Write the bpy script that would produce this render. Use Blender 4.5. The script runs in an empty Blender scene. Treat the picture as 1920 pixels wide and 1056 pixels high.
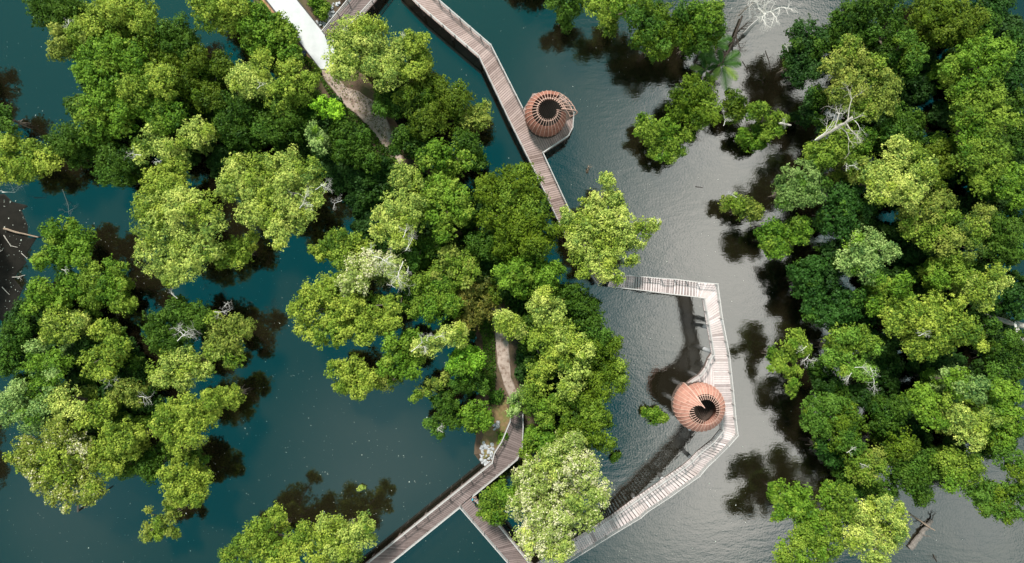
import bpy, bmesh, math, random
import numpy as np
from mathutils import Vector, Matrix
R = math.radians
random.seed(7)
RNG = np.random.default_rng(11)
S = bpy.context.scene
COL = S.collection
CAMH = 82.0          # drone height in metres over the water
PPM = 16.0           # photo pixels per metre at water level

def P(px, py, z=0.0):
    """photo pixel seen at height z -> world point"""
    k = (CAMH - z) / CAMH / PPM
    return Vector(((px - 960) * k, (528 - py) * k, z))

def PR(r, z=0.0):
    return r * (CAMH - z) / CAMH / PPM

# ------------------------------------------------------------------ helpers
def link(o, parent=None):
    COL.objects.link(o)
    if parent is not None:
        o.parent = parent
    return o

def tag(o, label=None, cat=None, group=None, kind=None):
    if label: o['label'] = label
    if cat: o['category'] = cat
    if group: o['group'] = group
    if kind: o['kind'] = kind
    return o

def empty(name, loc=(0, 0, 0), rz=0.0):
    o = bpy.data.objects.new(name, None)
    o.empty_display_size = 0.3
    o.location = loc
    o.rotation_euler = (0, 0, rz)
    return link(o)

class MB:
    """collects boxes, tubes, quads as one mesh"""
    def __init__(s):
        s.v = []; s.f = []; s.t = []
    def quad(s, a, b, c, d, t=0.5):
        i = len(s.v); s.v += [tuple(a), tuple(b), tuple(c), tuple(d)]
        s.f.append((i, i+1, i+2, i+3)); s.t.append(t)
    def hexa(s, lo, hi, t=0.5):
        """lo, hi: matching rings of points (counter-clockwise from above)"""
        n = len(lo); i = len(s.v)
        s.v += [tuple(p) for p in lo] + [tuple(p) for p in hi]
        s.f.append(tuple(i+k for k in reversed(range(n)))); s.t.append(t)
        s.f.append(tuple(i+n+k for k in range(n))); s.t.append(t)
        for k in range(n):
            k2 = (k+1) % n
            s.f.append((i+k, i+k2, i+n+k2, i+n+k)); s.t.append(t)
    def box(s, c, sx, sy, sz, rz=0.0, t=0.5):
        ca, sa = math.cos(rz), math.sin(rz)
        q = [(-sx/2, -sy/2), (sx/2, -sy/2), (sx/2, sy/2), (-sx/2, sy/2)]
        q = [(c[0]+x*ca-y*sa, c[1]+x*sa+y*ca) for x, y in q]
        s.hexa([(x, y, c[2]-sz/2) for x, y in q], [(x, y, c[2]+sz/2) for x, y in q], t)
    def bar(s, a, b, w, h, t=0.5):
        """rectangular bar from a to b, w across, h high"""
        a = Vector(a); b = Vector(b); d = (b-a)
        if d.length < 1e-5: return
        d.normalize()
        x = d.cross(Vector((0, 0, 1)))
        if x.length < 1e-4: x = Vector((1, 0, 0))
        x.normalize(); y = x.cross(d)
        x *= w/2; y *= h/2
        i = len(s.v)
        for p in (a, b):
            s.v += [tuple(p-x-y), tuple(p+x-y), tuple(p+x+y), tuple(p-x+y)]
        for q in ((0, 1, 2, 3), (7, 6, 5, 4), (0, 4, 5, 1), (1, 5, 6, 2), (2, 6, 7, 3), (3, 7, 4, 0)):
            s.f.append(tuple(i+k for k in q)); s.t.append(t)
    def tube(s, pts, rad, n=6, t=0.5, cap=True):
        pts = [Vector(p) for p in pts]
        if len(pts) < 2: return
        i0 = len(s.v)
        up = Vector((0.13, 0.27, 0.95))
        for k, p in enumerate(pts):
            d = (pts[min(k+1, len(pts)-1)] - pts[max(k-1, 0)])
            if d.length < 1e-6: d = Vector((0, 0, 1))
            d.normalize()
            x = d.cross(up)
            if x.length < 1e-3: x = d.cross(Vector((1, 0, 0)))
            x.normalize(); y = d.cross(x)
            r = rad[k] if hasattr(rad, '__len__') else rad
            for j in range(n):
                a = 2*math.pi*j/n
                s.v.append(tuple(p + x*math.cos(a)*r + y*math.sin(a)*r))
        for k in range(len(pts)-1):
            for j in range(n):
                a = i0+k*n+j; b = i0+k*n+(j+1) % n
                s.f.append((a, b, b+n, a+n)); s.t.append(t)
        if cap:
            s.f.append(tuple(i0+j for j in reversed(range(n)))); s.t.append(t)
            e = i0+(len(pts)-1)*n
            s.f.append(tuple(e+j for j in range(n))); s.t.append(t)
    def build(s, name, mat, parent=None, smooth=False):
        me = bpy.data.meshes.new(name)
        me.from_pydata(s.v, [], s.f)
        a = me.attributes.new('tint', 'FLOAT', 'FACE')
        a.data.foreach_set('value', np.array(s.t, dtype=np.float32))
        if smooth:
            me.polygons.foreach_set('use_smooth', [True]*len(me.polygons))
        if mat: me.materials.append(mat)
        me.update()
        return link(bpy.data.objects.new(name, me), parent)

# ------------------------------------------------------------------ node helpers
def new_mat(name):
    m = bpy.data.materials.new(name); m.use_nodes = True
    nt = m.node_tree; nt.nodes.clear()
    out = nt.nodes.new('ShaderNodeOutputMaterial')
    return m, nt, out

def nd(nt, typ, **kw):
    n = nt.nodes.new(typ)
    for k, v in kw.items():
        if k.startswith('i_'):
            key = k[2:]
            key = int(key) if key.isdigit() else key
            n.inputs[key].default_value = v
        else:
            setattr(n, k, v)
    return n

def ramp(nt, stops, interp='LINEAR'):
    n = nt.nodes.new('ShaderNodeValToRGB')
    cr = n.color_ramp; cr.interpolation = interp
    while len(cr.elements) < len(stops): cr.elements.new(0.5)
    for e, (p, c) in zip(cr.elements, stops):
        e.position = p; e.color = (c[0], c[1], c[2], 1)
    return n

def mathn(nt, op, a, b=None, clamp=False):
    n = nt.nodes.new('ShaderNodeMath'); n.operation = op; n.use_clamp = clamp
    for k, v in enumerate((a, b)):
        if v is None: continue
        if isinstance(v, (int, float)): n.inputs[k].default_value = v
        else: nt.links.new(v, n.inputs[k])
    return n.outputs[0]

def tinted(name, dark, light, rough=0.7, noise=6.0, nmix=0.4, bump=0.0, spec=0.3, dirt=None, stretch=(1, 1, 1)):
    """surface whose colour runs dark..light by the 'tint' attribute and a noise"""
    m, nt, out = new_mat(name)
    L = nt.links.new
    at = nd(nt, 'ShaderNodeAttribute', attribute_name='tint')
    tc = nd(nt, 'ShaderNodeTexCoord')
    mp = nd(nt, 'ShaderNodeMapping'); mp.inputs['Scale'].default_value = stretch
    L(tc.outputs['Object'], mp.inputs[0])
    no = nd(nt, 'ShaderNodeTexNoise', i_Scale=noise, i_Detail=5.0, i_Roughness=0.65)
    L(mp.outputs[0], no.inputs['Vector'])
    f = mathn(nt, 'ADD', mathn(nt, 'MULTIPLY', at.outputs['Fac'], 1.0-nmix),
              mathn(nt, 'MULTIPLY', no.outputs['Fac'], nmix))
    rp = ramp(nt, [(0.15, dark), (0.85, light)])
    L(f, rp.inputs[0])
    colr = rp.outputs[0]
    if dirt:
        n2 = nd(nt, 'ShaderNodeTexNoise', i_Scale=dirt[0], i_Detail=4.0)
        L(tc.outputs['Object'], n2.inputs['Vector'])
        mr = nd(nt, 'ShaderNodeMapRange'); mr.inputs[1].default_value = dirt[1]; mr.inputs[2].default_value = dirt[2]
        mr.inputs[3].default_value = 0; mr.inputs[4].default_value = dirt[4]
        L(n2.outputs['Fac'], mr.inputs[0])
        mx = nd(nt, 'ShaderNodeMix', data_type='RGBA')
        mx.inputs['B'].default_value = (*dirt[3], 1)
        L(mr.outputs[0], mx.inputs['Factor']); L(colr, mx.inputs['A'])
        colr = mx.outputs['Result']
    b = nd(nt, 'ShaderNodeBsdfPrincipled'); b.inputs['Roughness'].default_value = rough
    b.inputs['Specular IOR Level'].default_value = spec
    L(colr, b.inputs['Base Color'])
    if bump:
        bp = nd(nt, 'ShaderNodeBump', i_Strength=bump, i_Distance=0.05)
        L(no.outputs['Fac'], bp.inputs['Height']); L(bp.outputs[0], b.inputs['Normal'])
    L(b.outputs[0], out.inputs[0])
    return m

def leaf_mat(name, base, warm=0.25, trans=0.25, flower=0.0):
    """leaves: colour by per-leaf tint, broad patches by noise"""
    m, nt, out = new_mat(name)
    L = nt.links.new
    at = nd(nt, 'ShaderNodeAttribute', attribute_name='tint')
    tc = nd(nt, 'ShaderNodeTexCoord')
    no = nd(nt, 'ShaderNodeTexNoise', i_Scale=0.45, i_Detail=3.0)
    L(tc.outputs['Object'], no.inputs['Vector'])
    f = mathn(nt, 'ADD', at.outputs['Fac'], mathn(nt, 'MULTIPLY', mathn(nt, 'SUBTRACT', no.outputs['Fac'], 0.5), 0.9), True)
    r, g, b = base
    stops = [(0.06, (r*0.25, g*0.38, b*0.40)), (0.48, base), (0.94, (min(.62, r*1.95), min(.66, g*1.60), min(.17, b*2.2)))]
    if flower:
        stops = [(0.0, (r*0.5, g*0.6, b*0.6)), (0.45, base), (0.62, (r*1.35, g*1.2, b*1.6)), (0.76, (0.58, 0.55, 0.34))]
    rp = ramp(nt, stops)
    L(f, rp.inputs[0])
    d = nd(nt, 'ShaderNodeBsdfPrincipled'); d.inputs['Roughness'].default_value = 0.55
    d.inputs['Specular IOR Level'].default_value = 0.12
    L(rp.outputs[0], d.inputs['Base Color'])
    t = nd(nt, 'ShaderNodeBsdfTranslucent')
    L(rp.outputs[0], t.inputs['Color'])
    mx = nd(nt, 'ShaderNodeMixShader', i_Fac=trans)
    L(d.outputs[0], mx.inputs[1]); L(t.outputs[0], mx.inputs[2])
    L(mx.outputs[0], out.inputs[0])
    return m

LEAF = {k: leaf_mat('leaves_' + n, c, flower=fl) for k, n, c, fl in (
    ('P', 'pale_lime', (0.290, 0.372, 0.064), 0), ('C', 'cream_blossom', (0.270, 0.345, 0.070), 1),
    ('C2', 'olive_blossom', (0.215, 0.260, 0.035), 1),
    ('Y', 'yellow_green', (0.195, 0.272, 0.028), 0), ('Y2', 'grass_green', (0.127, 0.206, 0.018), 0),
    ('L', 'fluorescent_lime', (0.203, 0.400, 0.020), 0), ('L2', 'soft_lime', (0.136, 0.290, 0.018), 0),
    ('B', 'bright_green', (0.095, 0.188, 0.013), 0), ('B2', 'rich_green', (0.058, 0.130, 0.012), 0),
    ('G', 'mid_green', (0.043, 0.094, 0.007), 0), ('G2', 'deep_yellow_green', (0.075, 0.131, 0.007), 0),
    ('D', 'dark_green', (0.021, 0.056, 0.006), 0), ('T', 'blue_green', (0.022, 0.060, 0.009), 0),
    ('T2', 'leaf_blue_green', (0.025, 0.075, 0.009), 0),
    ('O', 'olive', (0.165, 0.215, 0.030), 0), ('O2', 'dark_olive', (0.068, 0.111, 0.007), 0),
    ('O3', 'dome_olive', (0.075, 0.126, 0.006), 0), ('O4', 'brown_olive', (0.124, 0.130, 0.020), 0),
    ('M', 'mint', (0.186, 0.290, 0.069), 0), ('M2', 'grey_green', (0.107, 0.185, 0.038), 0), ('M3', 'light_green', (0.119, 0.230, 0.024), 0),
)}
MATE = {'P': 'Y', 'C': 'P', 'C2': 'Y', 'Y': 'Y2', 'Y2': 'B', 'L': 'L2', 'L2': 'B', 'B': 'Y2', 'B2': 'G2', 'G': 'B2', 'G2': 'Y2', 'D': 'G',
        'T': 'G', 'T2': 'B2', 'O': 'Y2', 'O2': 'G2', 'O3': 'Y2', 'O4': 'O2', 'M': 'B', 'M2': 'B2', 'M3': 'Y2'}
BARK = tinted('bark_grey_brown', (0.05, 0.04, 0.03), (0.20, 0.165, 0.13), 0.9, 9, 0.8, 0.4)
DEADWOOD = tinted('bleached_deadwood', (0.22, 0.20, 0.17), (0.48, 0.44, 0.39), 0.85, 7, 0.8, 0.3)
DEADWHITE = tinted('white_deadwood', (0.36, 0.34, 0.31), (0.66, 0.63, 0.58), 0.85, 7, 0.8, 0.3)
DARKWOOD = tinted('wet_dark_wood', (0.012, 0.009, 0.007), (0.05, 0.036, 0.026), 0.8, 7, 0.8, 0.3)
BROWNWOOD = tinted('brown_log_wood', (0.10, 0.065, 0.045), (0.36, 0.27, 0.20), 0.85, 8, 0.8, 0.4, stretch=(1, 1, 1))

# ------------------------------------------------------------------ foliage
def leaf_mesh(name, pos, nrm, size, tint, mat, mat2=None, which=None):
    n = len(pos)
    rnd = RNG.normal(size=(n, 3))
    t = np.cross(nrm, rnd); t /= np.linalg.norm(t, axis=1, keepdims=True) + 1e-9
    b = np.cross(nrm, t)
    L = size[:, None] * 0.5; W = L * 0.68
    bend = nrm * L * RNG.uniform(-0.35, 0.35, size=(n, 1))
    v = np.empty((n, 4, 3), dtype=np.float32)
    v[:, 0] = pos - t*L - b*W*0.25
    v[:, 1] = pos + t*L*0.15 - b*W + bend
    v[:, 2] = pos + t*L + b*W*0.25
    v[:, 3] = pos - t*L*0.15 + b*W + bend
    me = bpy.data.meshes.new(name)
    me.vertices.add(n*4); me.vertices.foreach_set('co', v.ravel())
    me.loops.add(n*4); me.loops.foreach_set('vertex_index', np.arange(n*4, dtype=np.int32))
    me.polygons.add(n); me.polygons.foreach_set('loop_start', np.arange(0, n*4, 4, dtype=np.int32))
    a = me.attributes.new('tint', 'FLOAT', 'FACE')
    a.data.foreach_set('value', tint.astype(np.float32))
    me.materials.append(mat)
    if mat2 is not None:
        me.materials.append(mat2)
        me.polygons.foreach_set('material_index', which.astype(np.int32))
    me.update(calc_edges=True)
    return me

def sphere_dirs(n, zmin):
    z = RNG.uniform(zmin, 1.0, n); a = RNG.uniform(0, 2*math.pi, n)
    q = np.sqrt(1-z*z)
    return np.stack([q*np.cos(a), q*np.sin(a), z], 1)

def crown_points(lobes, dens=1.0, leaf=0.27, loose=0.0):
    """lobes: (x, y, z, r, rv). Returns leaf positions, normals, sizes, tints"""
    PP, NN, SS, TT, WW = [], [], [], [], []
    full = []
    for (x, y, z, r, rv) in lobes:      # every lobe carries smaller boughs of its own
        lt = RNG.normal(0, 0.09)
        if r < 0.7:
            full.append((x, y, z, r, rv, lt)); continue
        full.append((x, y, z, r*0.86, rv*0.95, lt))
        for k in range(int(RNG.integers(3, 6))):
            a = RNG.uniform(0, 2*math.pi); q = RNG.uniform(0.35, 0.72)*r; s = r*RNG.uniform(0.34, 0.52)
            full.append((x+q*math.cos(a), y+q*math.sin(a), max(s*.6+.1, z+RNG.uniform(-0.75, 0.85)*rv), s, s*0.85, lt+RNG.normal(0, 0.10)))
    for (x, y, z, r, rv, lt) in full:
        c = np.array((x, y, z)); w2 = RNG.random() < 0.27
        hol = sphere_dirs(3, -0.2)      # hollows between the leaf clusters
        k = max(5, int(5.0*(r/0.75)**2*dens))
        ks = int(k*1.3)                     # fine sprays that fray the outline
        k += ks
        d = sphere_dirs(k, -0.45)
        rp = RNG.uniform(0.24, 0.62, k) * min(1.0, 0.45+r/2.2)
        rp[:ks] = RNG.uniform(0.12, 0.26, ks)
        rr = np.maximum(r - rp*0.65, 0.1*r)
        sc = RNG.uniform(0.70, 1.04, k)
        sc[:ks] = RNG.uniform(0.92, 1.24, ks)
        pc = c + d*np.stack([rr*sc, rr*sc, np.maximum(rv-rp*0.5, 0.1)*sc], 1)
        # finger-like puffs that break the outline
        pt = RNG.normal(0.5+lt, 0.12, k)
        for j in range(k):
            if (hol @ d[j]).max() > 0.86: continue
            m = max(7, int(88*(rp[j]/0.55)**2))
            dd = sphere_dirs(m, -0.5)
            q = np.clip(RNG.normal(0.92, 0.20+loose, m), 0.3, 1.5)[:, None]     # frayed leaf clusters, none of them round
            pos = pc[j] + dd*q*rp[j]*np.array((RNG.uniform(.65, 1.4), RNG.uniform(.65, 1.4), RNG.uniform(.6, 1.0)))
            nn = dd*0.75 + d[j]*0.25 + np.array((0, 0, 0.35)) + RNG.normal(0, 0.42, (m, 3))
            nn /= np.linalg.norm(nn, axis=1, keepdims=True)
            PP.append(pos); NN.append(nn)
            SS.append(RNG.uniform(0.72, 1.25, m)*leaf)
            TT.append(np.clip(pt[j] + RNG.normal(0, 0.16, m), 0, 1)); WW.append(np.full(m, w2))
        # inner leaves close the view through the crown
        m = int(34*r*r*dens)
        dd = RNG.normal(size=(m, 3)); dd /= np.linalg.norm(dd, axis=1, keepdims=True)
        pos = c + dd*RNG.uniform(0.1, 0.75, (m, 1))*np.array((r, r, rv))
        nn = RNG.normal(0, 0.5, (m, 3)) + np.array((0, 0, 0.6)); nn /= np.linalg.norm(nn, axis=1, keepdims=True)
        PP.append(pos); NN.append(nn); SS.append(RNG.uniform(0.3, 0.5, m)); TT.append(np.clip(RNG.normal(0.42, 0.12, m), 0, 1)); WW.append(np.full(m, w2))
    return np.concatenate(PP), np.concatenate(NN), np.concatenate(SS), np.concatenate(TT), np.concatenate(WW)

def branchlet(mb, p, d, length, r, depth, flat=0.5, spread=0.8, n=5):
    """recursive bare branch"""
    p = Vector(p); d = Vector(d).normalized()
    seg = 4; pts = [p.copy()]; rad = [r]
    for k in range(seg):
        d = (d + Vector((random.gauss(0, .22), random.gauss(0, .22), random.gauss(0, .16*flat)))).normalized()
        p = p + d*length/seg
        pts.append(p.copy()); rad.append(r*(1-0.5*(k+1)/seg))
        if depth > 0 and k >= 1 and random.random() < 0.85:
            a = Vector((random.gauss(0, 1), random.gauss(0, 1), random.gauss(0, .5*flat)))
            branchlet(mb, p, d*0.7+a*spread, length*random.uniform(.45, .7), rad[-1]*0.62, depth-1, flat, spread, 4)
    mb.tube(pts, rad, n if r > 0.03 else 4, t=random.uniform(.3, .8))
    if depth > 0:
        for s in (-1, 1):
            a = Vector((random.gauss(0, 1), random.gauss(0, 1), random.gauss(0, .5*flat)))
            branchlet(mb, p, d+a*spread*.8, length*random.uniform(.5, .75), rad[-1]*0.8, depth-1, flat, spread, 4)
SKY_TINT = (0.003, 0.22, 0.14)
VEIL = (0.07, 1.72, 2.05)
CLOUD_COL = (16.9, 16.6, 15.3)
HORIZON_COL = (8.8, 8.8, 8.7)
SUN_E, SUN_ANGLE, EXPOSURE = 3.8, 9.0, 0.84
# every tree: (label, colour class, crown top height, crown lobes in photo pixels, bare branches)
ISL = 'mangroves on the wooded island'
PND = 'mangroves standing in the teal pond'
FOR = 'mangroves of the dense forest across the lagoon'
LAG = 'mangroves standing in the open grey lagoon'
OUT = 'mangroves just beyond the picture whose reflections show'
TREES = [
(OUT,'mangrove beyond the picture edge mirrored darkly beside the upper teal channel','G',6,[(-90,125,34),(-100,160,34),(-120,100,30)],[]),
(OUT,'mangrove beyond the picture edge mirrored darkly over the mud bank','G',6.5,[(-95,400,38),(-90,455,38),(-100,510,38),(-130,440,30)],[]),
(OUT,'mangrove beyond the picture edge mirrored darkly below the wide cream-topped tree','G',6,[(-90,890,36),(-110,930,34),(-110,850,30)],[]),
(OUT,'mangrove beyond the top edge mirrored darkly beside the upper lagoon trees','G',6,[(985,-62,28),(1015,-70,28),(960,-80,24)],[]),
# --- wooded island, top
(ISL,'mid green tree at the top edge beside a pale grey-olive crown','G',6.5,[(95,20,38),(75,0,30),(120,40,30),(130,5,30)],[]),
(ISL,'ragged pale olive tree reaching over the teal channel, lowest of the top corner crowns','O',7.5,[(130,85,34),(105,97,20),(152,65,30),(112,70,22)],[(125,35,142,55,7.6)]),
(ISL,'broad pale olive-yellow crown at the top edge with feathery tufts','Y',8.5,[(205,45,42),(250,30,40),(180,40,33),(270,45,24),(215,12,35),(240,0,30)],[]),
(ISL,'round yellow-green crown at the top edge between dark gaps and the white path','Y',7.5,[(400,12,36),(425,40,28),(445,10,28),(385,40,20),(420,-10,30)],[]),
(ISL,'leafy mid green tree just below the dark pool at the top','G',6.5,[(320,75,30),(345,60,26),(350,92,20),(300,70,25)],[]),
(ISL,'large vivid green crown facing the teal channel with a straight flank','B',8,[(185,110,38),(215,100,36),(165,145,26),(250,110,33),(200,150,34)],[]),
(ISL,'vivid lime-tinged crown with soft tufts behind the channel-side trees','Y',8.2,[(275,160,36),(305,140,28),(250,175,30),(310,165,24)],[]),
(ISL,'flat olive green canopy behind the lime-tinged tufted crown','O2',6.3,[(300,105,32),(330,112,30),(365,110,24)],[]),
(ISL,'wide dark olive canopy in the middle of the upper island','O2',6,[(370,135,34),(360,170,38),(400,150,34),(395,190,30),(420,120,26)],[]),
(ISL,'bright green crown bulging over the channel below the vivid straight-flanked tree','B',8,[(195,210,40),(165,225,28),(225,225,33),(185,185,30),(182,250,28)],[]),
(ISL,'bright green rounded crown inland of the channel bulge','B',7.5,[(290,205,38),(320,215,28),(265,195,28),(300,235,24)],[]),
(ISL,'mid green low crown linking the island to the edge thicket across the channel','G',6,[(125,265,36),(160,270,33),(95,285,24),(145,293,24)],[]),
(ISL,'dark green drooping crown over the inner pond inlet','G',6.5,[(215,305,34),(245,300,30),(200,325,24),(225,332,20)],[]),
(ISL,'thin pale olive tree with white dead twigs on its channel side','P',8,[(285,265,28),(310,280,22),(265,290,18),(330,300,22)],[(262,290,228,276,8.0),(300,300,285,310,8)]),
(ISL,'small pale yellow-green crown alone amid dark olive canopy','P',7.2,[(370,250,30),(350,263,20),(388,245,16)],[]),
(ISL,'pale yellow crown with a bare fork in the upper island middle','P',8,[(465,150,36),(490,130,30),(440,150,18),(498,160,24)],[(480,165,500,150,8)]),
(ISL,'light yellow-green crown beside the end of the white path','Y',7.5,[(545,140,30),(560,172,30),(530,170,26),(580,150,20),(520,195,24)],[]),
(ISL,'leafy saturated green tree along the edge of the white path','B',6.5,[(500,60,38),(525,85,34),(480,80,26),(520,45,24),(545,105,22),(480,30,24)],[]),
(ISL,'broad dark green crown below the pale forked tree','G',6.8,[(440,205,38),(480,220,42),(450,255,38),(510,245,34),(425,240,28),(535,215,26)],[]),
(ISL,'small fluorescent lime crown next to the dirt track','L',7,[(614,202,20),(630,210,16),(600,197,14)],[]),
(ISL,'small pale mint crown with loose leaves below the lime bush','M',7,[(595,255,20),(600,275,14),(590,240,13)],[]),
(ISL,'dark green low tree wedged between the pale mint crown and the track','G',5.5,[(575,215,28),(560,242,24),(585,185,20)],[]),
(ISL,'mid green many-tufted crown at the lower end of the dirt track','G',6.6,[(646,255,30),(676,252,18),(668,285,30),(640,285,24),(694,304,20)],[]),
(ISL,'pale grey-green crown over the dark pool, neighbour of the big branching crown','P',8.6,[(450,320,34),(430,352,26),(478,362,33),(468,400,26)],[]),
(ISL,'big pale crown laced with white dead branches above the dark pool','P',9,[(500,310,33),(540,310,30),(578,320,30),(510,350,38),(545,355,42),(590,362,28),(510,400,33),(545,408,36),(520,440,26)],[(560,390,600,345,9.2),(590,355,628,335,9.2),(585,385,560,375,9.2),(640,375,610,392,8.0),(600,345,628,362,9)]),
(ISL,'yellow-green crown on top of the huge pale inlet tree','Y',8.4,[(300,340,33),(320,320,28),(285,365,26),(330,360,28)],[]),
(ISL,'huge pale cauliflower crown at the inlet mouth','P',9.4,[(330,400,50),(380,390,36),(270,390,28),(400,420,26),(290,430,42),(350,450,42),(300,480,42),(350,495,33),(390,468,28),(270,470,20),(322,515,22)],[(318,530,325,550,4.5)]),
(ISL,'low yellowish crown between the huge pale tree and the dark pool','Y',6.5,[(440,470,28),(465,450,18),(420,490,18)],[]),
# --- left edge
(PND,'bright olive green clump at the picture edge above the mud bank','Y',6.5,[(25,285,38),(60,275,18),(50,310,33),(90,300,26),(8,320,28)],[(0,360,55,358,3.0)]),
(PND,'small dark green crown at the picture edge beside dark reflections','G',5.5,[(5,215,26),(15,240,18)],[]),
(PND,'vivid green tree by the mud bank with a pale pole at its foot','B',6.8,[(120,440,32),(152,450,27),(95,430,20),(110,480,33),(150,480,23),(78,490,18)],[(112,505,128,500,6.8)]),
(PND,'olive green tree with dark gaps between the vivid tree and the inlet','Y2',6.8,[(175,520,28),(215,500,23),(205,540,28),(230,570,23),(170,560,23)],[]),
(PND,'spreading bright green tree below the vivid mud-bank tree','B',6.6,[(75,545,26),(110,560,26),(130,535,23),(60,575,18)],[]),
# --- lower left clump
(PND,'round pale crown with crisp tufts at the head of the lower clump','P',8.3,[(115,610,36),(95,630,20),(140,600,18)],[]),
(PND,'pale mint crown under the round crisp-tufted crown','M',8,[(70,680,28),(110,680,26),(60,655,18),(100,700,18)],[]),
(PND,'yellowish crown of three tufts in the middle of the lower clump','Y',7.8,[(195,620,23),(225,645,23),(180,680,30),(215,670,23),(200,700,18)],[(190,715,225,700,6.5)]),
(PND,'dark green tree at the picture edge in the lower clump','G',5.5,[(20,640,33),(45,610,26),(10,680,28)],[]),
(PND,'wide pale mint crown at the edge of the lower clump','M',8.6,[(40,750,36),(80,730,32),(20,770,26),(75,775,28),(55,790,23)],[]),
(PND,'small pale round crown above the cream-topped tree','P',8.5,[(125,745,27),(140,765,22),(110,770,18)],[]),
(PND,'small yellow round crown beside the cream-topped tree','Y',8,[(180,775,26),(165,790,20),(200,765,16)],[]),
(PND,'olive crown touched with a bare pale log in the lower clump','O',6.8,[(235,735,26),(215,745,18),(255,745,23)],[(258,745,298,738,6.6)]),
(PND,'wide olive tree with cream-coloured top spreading over the pond','C2',8.8,[(110,810,33),(60,850,38),(42,862,23),(110,860,43),(150,880,38),(90,900,33),(120,930,28),(170,920,28),(200,870,33),(150,840,33)],[]),
(PND,'lime-yellow four-tufted crown beside the wide cream-topped tree','Y',8.2,[(225,820,35),(255,815,23),(200,840,26),(245,845,20)],[]),
(PND,'big yellow-green crown at the pond side of the lower clump','Y',8.4,[(320,780,33),(350,770,33),(385,780,26),(310,800,26),(360,810,33),(335,830,23),(390,750,18)],[]),
(PND,'pale yellow-green crown between the big pond-side crown and the white-twigged tree','P',7.8,[(310,690,36),(345,680,33),(380,690,23),(300,710,18),(400,660,16),(345,715,23)],[]),
(PND,'mid green tree with a spray of white dead twigs on top','G',7.4,[(290,610,30),(330,582,28),(350,610,33),(370,590,26),(310,640,28),(335,645,26)],[(330,640,370,600,8.2),(345,630,310,615,8.2),(350,632,366,640,8.2),(330,560,318,535,7)]),
(PND,'olive tree with bare white twigs leaning out over dark reflections','O',7.6,[(430,630,36),(460,615,20),(442,670,23),(405,610,26),(400,650,23)],[(400,585,440,590,7.8),(418,575,432,560,7.6)]),
(PND,'small round yellow-green crown poking out over dark reflections','Y',6.5,[(425,745,20),(435,757,14),(412,738,14)],[]),
(PND,'yellow-green tree trailing down into the pond from the lower clump','Y',7,[(345,880,33),(320,900,28),(365,905,31),(335,930,23),(365,935,16)],[]),
(PND,'thin ragged olive sapling at the tip of the lower clump','O',5,[(292,990,19),(312,975,18),(278,960,10),(325,998,12),(275,1003,13),(330,962,15),(322,945,13),(300,1000,12)],[]),
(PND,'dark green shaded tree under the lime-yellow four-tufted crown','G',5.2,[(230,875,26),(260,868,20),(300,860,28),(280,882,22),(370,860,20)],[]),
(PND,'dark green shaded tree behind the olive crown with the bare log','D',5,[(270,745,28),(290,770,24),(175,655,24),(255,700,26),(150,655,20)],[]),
(PND,'bright yellow-green tree at the bottom edge, the darker-sided half of a pair','Y',7.8,[(495,990,28),(520,965,16),(480,1020,33),(510,1035,28),(440,1045,26),(560,1000,26),(540,1035,28)],[]),
(PND,'pale yellow-green tree at the bottom edge next to the straight boardwalk','P',7.8,[(620,1000,34),(600,1030,33),(655,1010,30),(680,985,22),(690,1010,18),(650,1045,30)],[]),
# --- island, centre
(ISL,'big pale yellow billowing crown at the end of the white path','P',9.2,[(660,55,37),(640,80,28),(690,60,35),(700,105,46),(650,125,33),(735,105,36),(720,140,32),(635,110,14),(652,142,13)],[]),
(ISL,'greenish yellow crown attached to the water side of the big path-end crown','Y',8.4,[(770,85,26),(790,110,23),(775,135,23),(795,75,13)],[(755,70,750,55,8.2)]),
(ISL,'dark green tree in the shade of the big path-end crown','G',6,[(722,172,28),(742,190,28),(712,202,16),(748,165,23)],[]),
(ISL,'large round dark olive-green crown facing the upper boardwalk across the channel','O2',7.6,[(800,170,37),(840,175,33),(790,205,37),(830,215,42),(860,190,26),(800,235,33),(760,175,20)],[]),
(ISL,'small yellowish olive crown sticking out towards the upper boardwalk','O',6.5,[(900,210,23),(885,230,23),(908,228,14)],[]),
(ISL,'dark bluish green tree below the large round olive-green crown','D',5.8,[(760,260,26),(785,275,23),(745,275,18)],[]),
(ISL,'bright green crown of soft tufts below the large round olive-green crown','B',7.8,[(820,290,28),(850,290,30),(800,300,20),(840,320,26),(875,300,18)],[]),
(ISL,'deep green crown touching the channel below the yellowish olive crown','G',6.2,[(880,275,28),(895,300,20),(865,260,18)],[]),
(ISL,'pale olive crown at the lower tip of the dirt track','P',7.8,[(762,325,26),(745,335,17),(780,345,16)],[]),
(ISL,'large bright green crown in the very middle of the island','B',8.4,[(820,360,30),(855,365,26),(800,390,26),(840,400,36),(870,395,18),(835,430,23)],[]),
(ISL,'giant dark olive dome beside the lower end of the upper boardwalk','O3',8.4,[(950,345,38),(985,340,33),(920,360,28),(970,385,46),(1005,385,28),(930,405,36),(980,430,42),(1015,435,30),(950,450,38),(1000,465,26),(912,345,18)],[]),
(ISL,'mid green crown tucked against the foot of the giant dark dome','G',6.5,[(910,460,28),(930,480,23),(890,450,18)],[]),
(ISL,'pale yellow crown with long bare limbs in the island middle','P',8.8,[(740,385,30),(720,410,26),(770,410,28),(755,440,26),(710,440,20),(785,380,16)],[(760,470,790,430,9.0),(755,445,765,400,8.9)]),
(ISL,'light green crown hanging over a small blue pool','Y',7.4,[(625,460,33),(650,450,26),(670,475,33),(600,470,18),(640,485,23)],[]),
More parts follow.
